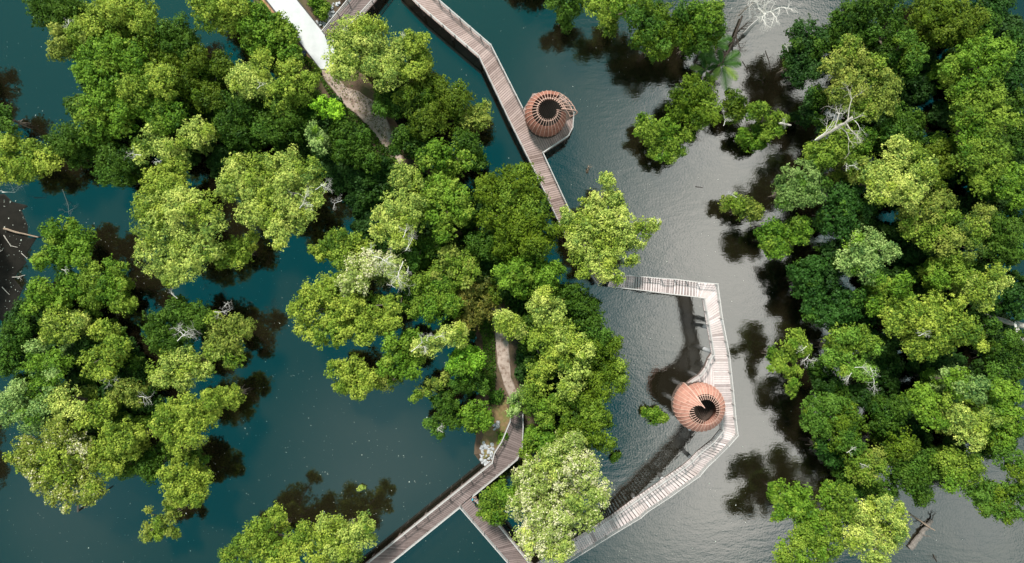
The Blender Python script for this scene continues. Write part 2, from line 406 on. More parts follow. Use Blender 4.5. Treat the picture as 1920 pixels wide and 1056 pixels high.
(ISL,'creamy pale tree covered with white skeletal branches','C',8.6,[(670,505,30),(700,490,28),(735,500,26),(660,530,28),(750,520,18)],[(700,480,760,480,9.1),(755,490,730,560,8.8),(750,500,765,545,8.8),(735,480,700,500,9.1),(765,500,760,520,9),(700,475,685,455,8.6),(740,540,725,525,8.8)]),
(ISL,'large bright yellow-green crown overhanging the teal pond','Y',8.2,[(600,550,37),(570,580,28),(580,610,28),(620,620,33),(650,590,37),(690,580,35),(720,600,30),(680,622,26),(635,545,33),(600,640,16),(735,570,20)],[]),
(ISL,'dark green crown hidden between paler crowns in the island middle','G',6.3,[(790,470,28),(820,460,23),(770,480,23),(765,545,23),(750,580,18)],[]),
(ISL,'dull olive-yellow crown at the foot of the mid-island trees','O',7.3,[(860,490,33),(830,510,26),(875,515,26),(845,475,20)],[]),
(ISL,'bright green leafy crown below the giant dark dome','B',7.6,[(960,510,28),(1000,505,33),(1035,515,26),(940,520,20),(980,530,28),(1020,540,28)],[]),
(ISL,'yellow-green crown above the second dirt track','Y2',7.6,[(790,545,36),(830,540,28),(810,580,30),(775,575,20),(845,570,23)],[]),
(ISL,'brownish olive thin-leaved crown at the head of the second dirt track','O4',6.6,[(890,560,30),(915,580,26),(880,600,26),(905,540,23),(925,555,18)],[]),
(ISL,'small pale lime ball of a crown over the second dirt track','P',8,[(955,610,26),(970,620,17),(943,602,17)],[]),
(ISL,'big pale mint-yellow crown east of the second dirt track','P',9,[(1020,580,30),(1045,590,33),(1030,620,33),(1060,625,28),(1075,650,26),(1020,555,18)],[]),
(ISL,'pale whitish-green crown next below the mint-yellow crown','P',8.8,[(1065,670,28),(1090,690,23),(1070,710,28),(1060,735,20),(1095,660,18)],[]),
(ISL,'deep green crown facing the lagoon beside the stair landing','G',7,[(1100,580,30),(1080,555,26),(1118,620,32),(1100,605,24)],[]),
(ISL,'deep yellowish green crown bulging furthest into the lagoon from the island','G2',7,[(1110,660,26),(1138,660,33),(1148,700,30),(1125,720,33),(1163,720,16)],[]),
(ISL,'yellow-green narrow crown along the second dirt track','Y',7.6,[(1000,640,20),(1020,690,26),(1010,720,26),(1035,660,20),(1000,702,14)],[]),
(ISL,'dark green bush shading the edge of the second dirt track','D',4.5,[(990,648,16),(988,684,13),(1000,670,18),(1000,610,22)],[]),
(ISL,'yellow-green crown beside the shore end of the lower boardwalk','Y2',7.4,[(1010,770,28),(1035,760,23),(992,745,20),(1020,790,18)],[]),
(ISL,'mixed dark and yellow crown on the lagoon side above the cream tree','G2',7,[(1080,760,33),(1118,775,28),(1136,790,18),(1100,810,28),(1133,830,20),(1075,800,26)],[]),
(ISL,'small loose pale bush hanging over the boardwalk end','M',4.8,[(970,750,16),(962,772,11),(985,735,16)],[]),
(ISL,'small green crown between the cream tree and the curved boardwalk','B',6,[(1005,825,23),(988,845,16),(1030,830,20)],[]),
(ISL,'huge cream-blossomed tree leaning over both lower boardwalks','C',9.4,[(1060,850,36),(1030,870,34),(1090,880,36),(1118,920,28),(1000,900,34),(1050,920,46),(980,950,31),(1030,970,42),(1088,960,40),(1125,935,20),(1010,1008,36),(1043,1008,35),(985,1005,22),(1060,1030,18),(1035,1038,23),(1075,830,23)],[]),
(ISL,'mid green crown touching the boardwalk junction by the person','Y2',7,[(925,945,28),(950,930,23),(912,957,18),(940,965,18)],[]),
(ISL,'pale olive round crown alone at the island foot in the pond','Y',6.5,[(660,690,30),(670,725,23),(645,715,23),(690,710,20),(626,686,13),(620,701,10)],[]),
(ISL,'small olive tuft joining the round island-foot crown to its neighbour','O',5.5,[(725,715,20),(745,705,16)],[]),
(ISL,'mid green five-tufted crown over the pond at the island foot','B',7,[(745,650,26),(770,640,23),(740,680,26),(765,690,23),(780,665,20)],[]),
(ISL,'yellow crown crossed by white dead branches at the island foot','P',7.8,[(840,630,20),(860,620,18),(810,650,20),(785,655,16),(865,640,13)],[(770,660,820,630,8),(800,640,795,615,8),(815,635,835,615,8),(795,650,800,670,8)]),
(ISL,'lime green smooth crown beside the second dirt track','L2',7,[(870,680,30),(894,675,18),(855,685,18)],[]),
(ISL,'mid green crown right below the smooth lime green one','G',5.8,[(880,715,26),(904,720,17),(860,720,16)],[]),
(ISL,'pale olive finger of foliage pointing down at the pond','O',5.5,[(790,735,13),(810,725,16),(830,715,16),(776,747,8)],[]),
(ISL,'small green crown hanging over the pond above the twiggy grey bush','G',5.2,[(835,745,20),(820,755,13),(850,760,13)],[]),
(ISL,'bright leafy green bush by the pale rock heap','B',4.8,[(895,775,26),(880,795,20),(908,790,16)],[]),
(ISL,'dark bush with grey twiggy tips by the pond','G',4.5,[(835,780,23),(810,795,16),(855,790,16),(820,810,13)],[(820,805,828,798,4.6),(830,812,822,800,4.5)]),
# --- lagoon
(LAG,'pale lime tree standing in front of the hidden boardwalk bend','P',8.6,[(1140,342,16),(1145,365,18),(1132,330,8),(1110,385,21),(1148,390,27),(1085,415,28),(1060,404,13),(1068,428,24),(1084,455,26),(1086,484,20),(1120,430,36),(1162,420,34),(1208,430,22),(1225,420,13),(1100,470,28),(1140,470,34),(1188,450,25),(1180,490,17),(1130,505,22),(1100,507,17),(1152,520,17)],[(1232,420,1243,412,7.6)]),
(LAG,'dark green mounded crown in the lagoon below the palms','G2',6.6,[(1290,175,28),(1320,165,26),(1308,200,36),(1280,205,26),(1338,195,22),(1325,225,22),(1300,228,18)],[]),
(LAG,'light green spreading bush nearest the upper pavilion','Y2',5.2,[(1210,230,20),(1225,250,27),(1250,245,29),(1260,275,26),(1235,285,20),(1285,250,18),(1200,245,11),(1240,298,10)],[]),
(LAG,'small dark olive crown between the mounded crown and the brown twigs','O2',5.5,[(1375,185,20),(1370,210,26),(1388,200,16)],[(1358,235,1368,205,5.6)]),
(LAG,'yellow-green thin tree with pale fallen logs beside the black channel','Y2',6,[(1430,215,20),(1410,210,16),(1455,240,20),(1465,220,16),(1440,255,13)],[(1462,230,1485,234,5.6)]),
(LAG,'small vivid green bush under the thin tree with pale logs','B',4,[(1408,262,22),(1425,265,16),(1395,255,14)],[]),
(LAG,'single little olive islet tree with a bare white twig','O',4.6,[(1378,385,20),(1400,393,24),(1362,381,13),(1417,397,16),(1392,380,15)],[(1383,370,1358,360,5)]),
(LAG,'low round mangrove shrub beside the lower pavilion','Y2',1.8,[(1226,780,17),(1212,775,11),(1243,788,11)],[]),
(LAG,'tiny isolated weed tuft in the inner lagoon','Y2',0.8,[(1155,857,7),(1150,862,5),(1160,853,4)],[]),
(LAG,'floating pale weed tuft in the teal pond near the bottom reflections','P',0.5,[(680,914,4),(674,918,3)],[]),
# --- forest across the lagoon
(FOR,'dark green tree at the top edge over the lagoon','G',6,[(1060,8,23),(1040,0,18),(1090,5,23)],[]),
(FOR,'olive green wide crown at the top edge over the lagoon','Y2',7,[(1120,5,26),(1160,5,28),(1200,10,26)],[]),
(FOR,'big rich green crown hanging over black water at the top','B2',7.6,[(1210,50,33),(1250,40,33),(1240,75,32),(1200,30,23),(1275,65,28)],[]),
(FOR,'yellow-green crown at the top edge beside the channel mouth','Y',8,[(1325,35,26),(1310,15,20),(1340,20,18)],[]),
(FOR,'rich green crown hanging over the black water beside the palms','B2',6.8,[(1300,70,33),(1328,72,23),(1285,45,28),(1345,50,16)],[]),
(FOR,'dark blue-green upright crown on the channel bank below the white dead tree','T',7,[(1510,70,33),(1530,90,28),(1495,105,26),(1500,140,23),(1530,130,20)],[(1490,85,1475,70,6),(1480,95,1470,85,6)]),
(FOR,'mid green crown behind the dark upright channel tree','G',7.2,[(1600,30,33),(1570,50,26),(1625,60,26),(1590,75,26)],[]),
(FOR,'tall dull olive crown with a bleached fallen trunk across it','O',8.6,[(1590,90,23),(1570,120,28),(1600,130,33),(1640,130,28),(1590,170,33),(1630,170,36),(1662,165,26),(1648,200,30),(1610,205,30),(1575,190,20)],[(1530,262,1605,220,8.2),(1570,210,1600,215,8.9),(1605,225,1635,260,8.4)]),
(FOR,'dark bluish narrow crown by the black channel','T',6,[(1527,180,20),(1525,210,23),(1540,230,16)],[]),
(FOR,'pale yellow-green crown below the bleached fallen trunk','Y',7.6,[(1570,265,33),(1540,290,26),(1600,270,28),(1530,310,16),(1622,258,20)],[]),
(FOR,'dark green crown between the dull olive crown and the pale curly crown','G',6.8,[(1690,220,26),(1700,255,26),(1670,250,20)],[]),
(FOR,'big pale curly crown shining in the middle of the forest','P',8.8,[(1680,290,28),(1708,300,32),(1640,330,28),(1670,345,33),(1718,340,30),(1650,362,22),(1700,370,22),(1742,320,20)],[]),
(FOR,'grey-twigged pale crown attached to the big curly crown','O',7.8,[(1620,312,26),(1600,300,20),(1602,325,18)],[(1595,310,1615,300,8),(1590,320,1580,305,7.8)]),
(FOR,'dull olive crown in shade beside the big curly crown','O2',6.5,[(1760,285,23),(1775,310,20),(1755,335,20)],[]),
(FOR,'soft grey-green crown bulging towards the islet tree','M2',7.4,[(1500,330,32),(1530,345,26),(1482,365,26),(1515,365,23),(1472,380,16)],[]),
(FOR,'dark green crown behind the soft grey-green one','T2',6.3,[(1580,370,28),(1600,400,28),(1560,410,28),(1585,430,23)],[]),
(FOR,'bright green crown with a lime corner jutting into the lagoon','B',6.2,[(1440,440,26),(1470,450,26),(1455,465,20),(1495,425,20),(1500,442,18)],[]),
(FOR,'mint green fluffy crown above the teal-dark trees','M',7.6,[(1620,450,28),(1650,470,28),(1610,490,30),(1632,510,23),(1590,500,18)],[]),
(FOR,'dark green low crown on the shore below the lime-cornered one','T2',5.8,[(1515,510,28),(1540,500,18),(1510,540,23),(1530,540,20)],[]),
(FOR,'dark green shaded crown inland of the lime-cornered one','T',5.6,[(1560,470,23),(1575,495,20),(1550,520,23)],[]),
(FOR,'sprawling dull khaki crown with many dark holes','O',7.2,[(1720,400,28),(1760,390,31),(1790,420,30),(1828,430,26),(1740,440,31),(1700,430,20),(1780,460,28),(1820,470,20),(1840,400,18)],[]),
(FOR,'tall yellow-green column of foliage at the far side of the forest','Y2',8.4,[(1810,165,26),(1850,170,26),(1870,180,18),(1830,200,37),(1862,220,32),(1820,240,33),(1850,265,37),(1868,280,28),(1820,290,28),(1850,310,32),(1830,340,26)],[]),
(FOR,'large-leaved bright green crown at the top of the yellow-green column','B',7.8,[(1840,90,33),(1868,105,30),(1815,105,26),(1780,130,22),(1850,130,28)],[]),
(FOR,'wide dark olive crown at the top edge of the forest','O2',7.2,[(1750,50,38),(1790,40,38),(1770,15,33),(1808,60,26),(1730,20,26)],[]),
(FOR,'bright green narrow crown beside the wide dark olive one','B2',7,[(1710,90,23),(1715,115,23),(1697,75,18)],[]),
(FOR,'deep green crown at the top edge behind the mid green one','G',6,[(1670,20,28),(1680,60,26),(1665,100,23)],[]),
(FOR,'deep green crown in the top corner above a glint of water','T2',6.2,[(1840,15,33),(1875,10,26),(1850,45,22)],[]),
(FOR,'dark crown at the picture edge below a glint of water','T2',6.2,[(1905,85,28),(1910,120,26),(1900,150,23)],[]),
(FOR,'dark crown at the picture edge beside the yellow-green column','G',6,[(1905,190,26),(1910,230,28),(1900,270,26)],[]),
(FOR,'fresh green crown at the picture edge below the yellow-green column','B',7,[(1900,330,26),(1880,350,23),(1910,370,23)],[]),
(FOR,'mid green crown at the picture edge beside the khaki crown','G',6.6,[(1880,430,30),(1905,410,26),(1900,460,28),(1870,470,23)],[]),
(FOR,'yellow-green crown below the sprawling khaki crown','Y2',7,[(1780,505,28),(1810,515,26),(1760,520,23)],[]),
(FOR,'pale yellow crown next to the grey fallen trunks','P',7.8,[(1840,545,26),(1865,520,26),(1825,530,18),(1850,568,20)],[]),
(FOR,'large brilliant yellow-green crown in the lower forest','Y',8.2,[(1680,605,28),(1720,590,33),(1760,580,32),(1790,600,28),(1740,620,37),(1780,640,28),(1720,650,26),(1810,615,28),(1825,635,20)],[(1725,630,1755,625,8.4)]),
(FOR,'bright green crown above the brilliant yellow-green one','B',7.2,[(1650,555,28),(1680,560,26),(1640,575,18),(1690,535,20)],[]),
(FOR,'blue-green bushy crown on the lagoon shore','T2',6,[(1530,575,26),(1560,590,30),(1590,575,28),(1520,590,14),(1580,560,23)],[]),
(FOR,'pale tree with brown bare twigs leaning far into the lagoon','Y',6.4,[(1490,640,23),(1470,665,23),(1505,655,16),(1455,690,16),(1485,700,16),(1485,735,12),(1490,720,12)],[(1515,650,1490,665,6.6),(1520,665,1500,690,6.4),(1515,670,1520,695,6.3)]),
(FOR,'light green tree with snaking white branches','M3',7.2,[(1580,640,30),(1610,640,28),(1590,680,28),(1560,670,20),(1630,650,20),(1630,700,18)],[(1605,690,1640,692,7.4),(1635,690,1645,715,7.4),(1600,700,1585,725,7),(1640,710,1640,745,6.6)]),
(FOR,'dark shaded tree under the snaking white branches','D',5.2,[(1545,710,26),(1530,690,18),(1570,730,20),(1600,745,24)],[]),
(FOR,'dense mid green crown on the shore above black reflections','B2',7.2,[(1540,770,33),(1580,775,30),(1560,810,36),(1600,800,26),(1590,830,23),(1525,800,18)],[]),
(FOR,'faded olive crown with bare grey tips below the dense shore crown','O',7,[(1610,850,28),(1630,880,28),(1602,888,18),(1643,862,20)],[(1590,850,1610,835,7.2),(1615,870,1630,885,7)]),
(FOR,'dark green crown in the middle of the lower forest','G',6,[(1680,770,26),(1660,800,23),(1700,760,23),(1650,770,22)],[]),
(FOR,'bright green two-tufted crown in the lower forest','B',7.4,[(1740,760,28),(1750,785,23),(1730,740,20)],[]),
(FOR,'pale flat-topped crown in the lower forest','M',8,[(1800,720,28),(1830,730,26),(1780,710,18)],[]),
(FOR,'pale yellow-green crown right below the flat-topped one','P',8,[(1800,790,30),(1833,795,28),(1820,820,26),(1848,780,18)],[]),
(FOR,'olive leafy crown between the faded olive and dark crowns','O2',6.2,[(1690,830,26),(1700,842,20),(1667,850,20)],[]),
(FOR,'dark green crown above the rotten log','G',6,[(1700,870,28),(1738,870,28),(1720,900,30),(1730,930,20),(1690,890,20)],[]),
(FOR,'yellow-green crown at the water gap above the rotten log','Y2',7,[(1780,870,30),(1815,880,28),(1790,905,23),(1825,870,16)],[]),
(FOR,'fresh green tall crown at the picture edge in the lower forest','B',7.4,[(1890,740,28),(1870,770,28),(1900,790,28),(1880,810,28),(1860,722,20)],[]),
(FOR,'rich green crown at the picture edge above the shore clump','B2',6.8,[(1890,850,28),(1870,830,23),(1908,880,23)],[]),
(FOR,'rounded green shore clump by the open water at the picture corner','B2',6.4,[(1840,920,26),(1870,930,30),(1898,925,23),(1880,960,20),(1850,950,18),(1900,958,16)],[]),
(FOR,'mid green crown just below the grey fallen trunks','G',6,[(1880,670,26),(1900,640,22),(1870,700,20),(1908,690,20),(1905,660,22)],[]),
(FOR,'green crown jutting into the lagoon at the bottom edge','B',7,[(1480,950,26),(1500,930,23),(1460,960,16),(1510,965,26)],[]),
(FOR,'big billowing green crown at the bottom edge','Y2',8,[(1560,930,26),(1590,940,28),(1570,970,36),(1530,1000,30),(1500,1010,23),(1550,1030,30),(1470,1042,22),(1500,1050,23)],[]),
(FOR,'pale whitish-green crown at the bottom edge next to the rotten log','P',8,[(1630,960,26),(1660,950,20),(1680,980,23),(1650,1000,33),(1688,960,16),(1610,1010,30),(1640,1040,28),(1688,1000,13)],[]),
(FOR,'added dark tree filling the black reflection above the bottom-edge crowns','G',5.2,[(1585,888,26),(1622,918,26),(1662,912,26),(1650,935,22),(1600,912,22)],[]),  # added tree: stands in for water that is black with reflection
(FOR,'added dim green tree filling black reflecting water beyond the faded olive crown','T2',5.4,[(1560,860,20),(1575,845,20),(1545,838,18)],[]),  # added too, to darken the reflecting shore water here
(FOR,'dim low tree at the picture edge around the long grey fallen trunk','T2',5.0,[(1880,575,20),(1905,560,24),(1860,610,16),(1910,585,16)],[]),
]

# ------------------------------------------------------------------ trees
def place_tree(name, cat, label, group, cls, H, lobes_px, bare):
    lobes = []
    for (px, py, r) in lobes_px:
        rm = PR(r*(1.19 if group == FOR else 1.13), H*0.8)
        rv = rm*0.72
        z = H - rv - random.uniform(0.0, 1.6)*min(1, H/6)
        z = max(z, min(rv*0.7+0.15, H*0.5))
        p = P(px, py, z)
        lobes.append((p.x, p.y, z, rm, rv))
    cx = sum(l[0]*l[3]**2 for l in lobes)/sum(l[3]**2 for l in lobes)
    cy = sum(l[1]*l[3]**2 for l in lobes)/sum(l[3]**2 for l in lobes)
    base = np.array((cx, cy, 0.0))
    root = empty(name, (cx, cy, 0.0))
    tag(root, label, cat, group)
    loc = [(x-cx, y-cy, z, r, rv) for x, y, z, r, rv in lobes]
    if H > 5.5:       # low leafy skirt round the trunk
        mr_ = sum(l[3] for l in loc)/len(loc)
        for k in range(3):
            a = k*2.1+random.uniform(0, 1.5); q = mr_*random.uniform(.2, .7)
            loc.append((q*math.cos(a), q*math.sin(a), H*random.uniform(.28, .45), mr_*.72, mr_*.6))
    dens = 0.82 if cls in ('O', 'O4') else 1.0
    leaf = {'B': 0.25, 'T2': 0.26, 'T': 0.25, 'D': 0.25, 'P': 0.20, 'C': 0.20}.get(cls, 0.215)
    pos, nn, sz, tt, ww = crown_points(loc, dens, leaf, 0.12 if cls in ('O', 'O4', 'M') else 0.04)
    keep = pos[:, 2] > 0.04
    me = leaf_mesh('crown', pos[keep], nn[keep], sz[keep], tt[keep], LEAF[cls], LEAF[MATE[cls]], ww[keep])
    link(bpy.data.objects.new('crown', me), root)
    # trunk with a limb to each lobe
    mb = MB()
    if H > 1:
        zc = min(l[2] for l in lobes)*0.55
        k = Vector((random.uniform(-.3, .3), random.uniform(-.3, .3), zc))
        r0 = 0.07+0.018*H
        mb.tube([(0, 0, -0.6), (k.x*.4, k.y*.4, zc*.5), k], [r0*1.35, r0, r0*.85], 8)
        for (x, y, z, r, rv) in loc[:len(lobes)]:
            e = Vector((x, y, z+rv*0.3))
            m1 = k.lerp(e, .5) + Vector((random.gauss(0, .2), random.gauss(0, .2), .15*r))
            mb.tube([k, m1, e], [r0*.7, r0*.42, r0*.15], 6)
        for j in range(6):   # arching prop roots
            a = j*1.05+random.uniform(0, .6); q = random.uniform(.5, 1.0)
            mb.tube([(0, 0, min(zc, 1.0)), (q*.6*math.cos(a), q*.6*math.sin(a), .6), (q*math.cos(a), q*math.sin(a), -.4)], [.05, .045, .04], 5)
    else:
        for j in range(5):
            a = j*1.26
            mb.tube([(0, 0, -0.4), (math.cos(a)*.1, math.sin(a)*.1, H*.6)], [.02, .01], 5)
    mb.build('trunk' if H > 1 else 'stem', BARK, root)
    for (x0, y0, x1, y1, z) in bare:
        a = P(x0, y0, z) - Vector((cx, cy, 0)); b = P(x1, y1, z) - Vector((cx, cy, 0))
        mb = MB(); ln = (b-a).length
        branchlet(mb, a - Vector((0, 0, .3)), b-a+Vector((0, 0, .2)), max(ln*.42, 0.45), 0.022+0.006*ln, 3, 0.5, 0.85)
        mb.build('bare_branch', DEADWHITE, root)
    return root

for row in TREES:
    grp, label, cls, H, lobes, bare = row
    if grp == FOR and cls == 'Y' and 'brilliant' not in label: cls = 'Y2'
    if H < 1: place_tree('weed_tuft', 'weed', label, None, cls, H, lobes, bare)
    elif H < 2: place_tree('mangrove_shrub', 'shrub', label, None, cls, H, lobes, bare)
    else: place_tree('mangrove_tree', 'tree', label, grp, cls, H*(1.28 if grp == FOR else 1.0), lobes, [(a, b, c, d, z*(1.26 if grp == FOR else 1.0)) for a, b, c, d, z in bare])

# low shrubs in the shade of the canopy
def shrub_proto(cls, rm, n):
    root = empty('understory_shrub', (0, 0, 0))
    lob = []
    for k in range(n):
        a = k*2*math.pi/n + random.uniform(-.4, .4); q = rm*random.uniform(.35, .8)
        r = rm*random.uniform(.5, .75)
        lob.append((q*math.cos(a), q*math.sin(a), random.uniform(.9, 2.0), r, r*.8))
    pos, nn, sz, tt, ww = crown_points(lob, 0.8, 0.3, 0.1)
    k = pos[:, 2] > 0.05
    link(bpy.data.objects.new('crown', leaf_mesh('crown', pos[k], nn[k], sz[k], tt[k], LEAF[cls])), root)
    mb = MB()
    for l in lob:
        mb.tube([(0, 0, -.5), (l[0]*.4, l[1]*.4, l[2]*.6), (l[0], l[1], l[2])], [.07, .05, .02], 5)
    mb.build('stem', BARK, root)
    return root

def copy_tree(o, parent=None):
    c = o.copy(); COL.objects.link(c)
    if parent is not None: c.parent = parent
    for ch in list(o.children): copy_tree(ch, c)
    return c

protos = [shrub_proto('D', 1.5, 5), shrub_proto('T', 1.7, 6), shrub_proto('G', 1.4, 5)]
used = set()
def shrub(px, py, label, group):
    k = random.randrange(3); p = protos[k]
    if k in used: p = copy_tree(p)
    used.add(k)
    p.location = P(px, py, 0.0); p.rotation_euler = (0, 0, random.uniform(0, 6.28))
    s = random.uniform(.8, 1.25); p.scale = (s, s, random.uniform(.8, 1.3))
    tag(p, label, 'shrub', group)

def inpoly(x, y, q):
    c = False; j = len(q)-1
    for i in range(len(q)):
        if (q[i][1] > y) != (q[j][1] > y) and x < (q[j][0]-q[i][0])*(y-q[i][1])/(q[j][1]-q[i][1])+q[i][0]: c = not c
        j = i
    return c

TRACKS = [(612, 140), (640, 170), (670, 200), (700, 232), (722, 265), (742, 300), (925, 600), (932, 640), (938, 680), (950, 720), (960, 750), (935, 770), (915, 830)]
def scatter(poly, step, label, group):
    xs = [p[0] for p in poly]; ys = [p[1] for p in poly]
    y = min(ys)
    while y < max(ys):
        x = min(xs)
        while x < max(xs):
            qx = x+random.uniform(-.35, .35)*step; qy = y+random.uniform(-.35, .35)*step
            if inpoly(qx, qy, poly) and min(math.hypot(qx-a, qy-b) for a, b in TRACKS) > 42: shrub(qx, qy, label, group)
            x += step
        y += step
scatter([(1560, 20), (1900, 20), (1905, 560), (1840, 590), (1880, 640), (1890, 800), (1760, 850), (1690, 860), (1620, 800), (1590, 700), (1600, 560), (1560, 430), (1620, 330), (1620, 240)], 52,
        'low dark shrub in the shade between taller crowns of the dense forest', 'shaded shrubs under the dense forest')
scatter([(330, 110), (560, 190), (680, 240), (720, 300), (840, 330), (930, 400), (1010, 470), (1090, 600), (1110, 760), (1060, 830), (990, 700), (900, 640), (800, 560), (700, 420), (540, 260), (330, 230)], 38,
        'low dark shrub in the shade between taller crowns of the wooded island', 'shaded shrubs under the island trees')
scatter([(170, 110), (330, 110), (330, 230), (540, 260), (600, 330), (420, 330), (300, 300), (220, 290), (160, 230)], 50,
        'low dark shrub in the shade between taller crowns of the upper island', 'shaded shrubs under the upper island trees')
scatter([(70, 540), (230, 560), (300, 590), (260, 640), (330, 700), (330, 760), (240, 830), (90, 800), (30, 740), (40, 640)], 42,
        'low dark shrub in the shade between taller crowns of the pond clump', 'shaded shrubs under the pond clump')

# ------------------------------------------------------------------ boardwalks
DECK_A = tinted('weathered_timber_deck', (0.13, 0.086, 0.076), (0.42, 0.318, 0.292), 0.85, 3.0, 0.35, 0.2, dirt=(0.5, .5, .75, (0.20, .14, .11), .45))
DECK_B = tinted('pale_timber_deck', (0.19, 0.148, 0.143), (0.66, 0.565, 0.55), 0.85, 3.0, 0.3, 0.2, dirt=(0.4, .52, .8, (0.30, .22, .18), .4))
DECK_C = tinted('dark_timber_deck', (0.065, 0.046, 0.043), (0.235, 0.178, 0.168), 0.85, 3.0, 0.35, 0.2, dirt=(0.5, .5, .75, (0.10, .07, .06), .5))
RAIL = tinted('grey_white_rail', (0.20, 0.185, 0.175), (0.46, 0.435, 0.42), 0.6, 5, 0.7)
BEAM = tinted('dark_timber_beam', (0.05, 0.035, 0.03), (0.14, 0.10, 0.085), 0.9, 6, 0.7)
CONC = tinted('grey_concrete_pillar', (0.38, 0.38, 0.39), (0.66, 0.66, 0.67), 0.85, 4, 0.8, dirt=(2, .5, .7, (.25, .26, .26), .6))

def edge(p, z):      # the edges were measured on the handrails
    v = P(p[0], p[1], z+0.85); v.z = z
    return v

def plank_run(mb, a0, b0, a1, b1, w=0.25, gap=0.035, th=0.06, band=True):
    """planks across from edge a to edge b, between two stations"""
    ln = ((a1-a0).length+(b1-b0).length)/2
    n = max(1, round(ln/w)); per = random.randrange(5, 9)
    base = random.uniform(.42, .62)
    for k in range(n):
        if k % per == 0: base = random.uniform(.40, .68)
        g = gap/ln/2
        t0 = k/n+g; t1 = (k+1)/n-g
        q = [a0.lerp(a1, t0), b0.lerp(b1, t0), b0.lerp(b1, t1), a0.lerp(a1, t1)]
        if (q[1]-q[0]).cross(q[3]-q[0]).z < 0: q = [q[0], q[3], q[2], q[1]]
        t = base+random.gauss(0, .09)
        if band and random.random() < 0.10: t -= random.uniform(.15, .35)
        hi = [p+Vector((0, 0, random.uniform(-.004, .004))) for p in q]
        mb.hexa([p-Vector((0, 0, th)) for p in q], hi, max(.02, min(.98, t)))

def stair_run(mb, a0, b0, a1, b1, n):
    ln = ((a1-a0).length+(b1-b0).length)/2
    up = a1.z > a0.z
    for k in range(n):
        z = a0.z+(a1.z-a0.z)*((k+1)/(n) if up else k/n)
        tr = 0.72
        t0, t1 = (k+(1-tr)*.5)/n, (k+1-(1-tr)*.5)/n
        q = [a0.lerp(a1, t0), b0.lerp(b1, t0), b0.lerp(b1, t1), a0.lerp(a1, t1)]
        for p in q: p.z = z
        if (q[1]-q[0]).cross(q[3]-q[0]).z < 0: q = [q[0], q[3], q[2], q[1]]
        mb.hexa([p-Vector((0, 0, .05)) for p in q], q, random.uniform(.45, .75))
        # riser in the gap
        tm = k/n
        r0 = a0.lerp(a1, tm); r1 = b0.lerp(b1, tm); r0.z = r1.z = z-0.13
        mb.bar(r0, r1, 0.03, 0.14, 0.05)

def clip(poly, n, d):
    out = []
    for i in range(len(poly)):
        a, b = poly[i], poly[(i+1) % len(poly)]
        da, db = n.dot(a)-d, n.dot(b)-d
        if da <= 0: out.append(a)
        if (da < 0 < db) or (db < 0 < da): out.append(a.lerp(b, da/(da-db)))
    return out

def plank_poly(mb, poly, direc, w=0.25, gap=0.03, th=0.06, tone=.55):
    """planks laid along DIREC over a polygon (Vectors at one height)"""
    z = poly[0].z
    n = Vector((-direc.y, direc.x, 0)).normalized()
    ds = [n.dot(p) for p in poly]
    d = min(ds)
    while d < max(ds):
        q = clip(clip(poly, n, d+w-gap), -n, -(d+gap*0))
        if len(q) >= 3:
            area = sum((q[i].x*q[(i+1) % len(q)].y-q[(i+1) % len(q)].x*q[i].y) for i in range(len(q)))
            if area < 0: q = q[::-1]
            if abs(area) > .02:
                mb.hexa([p-Vector((0, 0, th)) for p in q], q, max(.05, min(.95, tone+random.gauss(0, .10))))
        d += w

POST = None
def railing(root, pts, post_step=1.7, hgt=1.02):
    """pts: world points along the deck edge"""
    global POST
    mb = MB()
    for a, b in zip(pts[:-1], pts[1:]):
        u = Vector((0, 0, hgt))
        mb.bar(a+u, b+u, 0.10, 0.05, random.uniform(.5, .9))
        for h in (.30, .62):
            mb.bar(a+Vector((0, 0, h)), b+Vector((0, 0, h)), 0.04, 0.05, .4)
    o = mb.build('railing', RAIL, root)
    for a, b in zip(pts[:-1], pts[1:]):
        ln = (b-a).length; n = max(1, round(ln/post_step))
        for k in range(n):
            p = a.lerp(b, k/n)
            if POST is None:
                pm = MB(); pm.box((0, 0, .50), .10, .10, 1.10); pm.box((0, 0, 1.065), .13, .13, .03)
                q = pm.build('post', RAIL, o); POST = q
            else:
                q = POST.copy(); link(q, o)
            q.location = p; q.rotation_euler = (0, 0, math.atan2(b.y-a.y, b.x-a.x))
    return o

PILE = None
def piles(root, pts, zs):
    global PILE
    for p, z in zip(pts, zs):
        if PILE is None:
            mb = MB(); mb.tube([(0, 0, -2), (0, 0, 1.0)], .12, 8)
            PILE = mb.build('pile', BEAM, root); o = PILE
        else:
            o = PILE.copy(); link(o, root)
        o.location = (p.x, p.y, z-1.15)

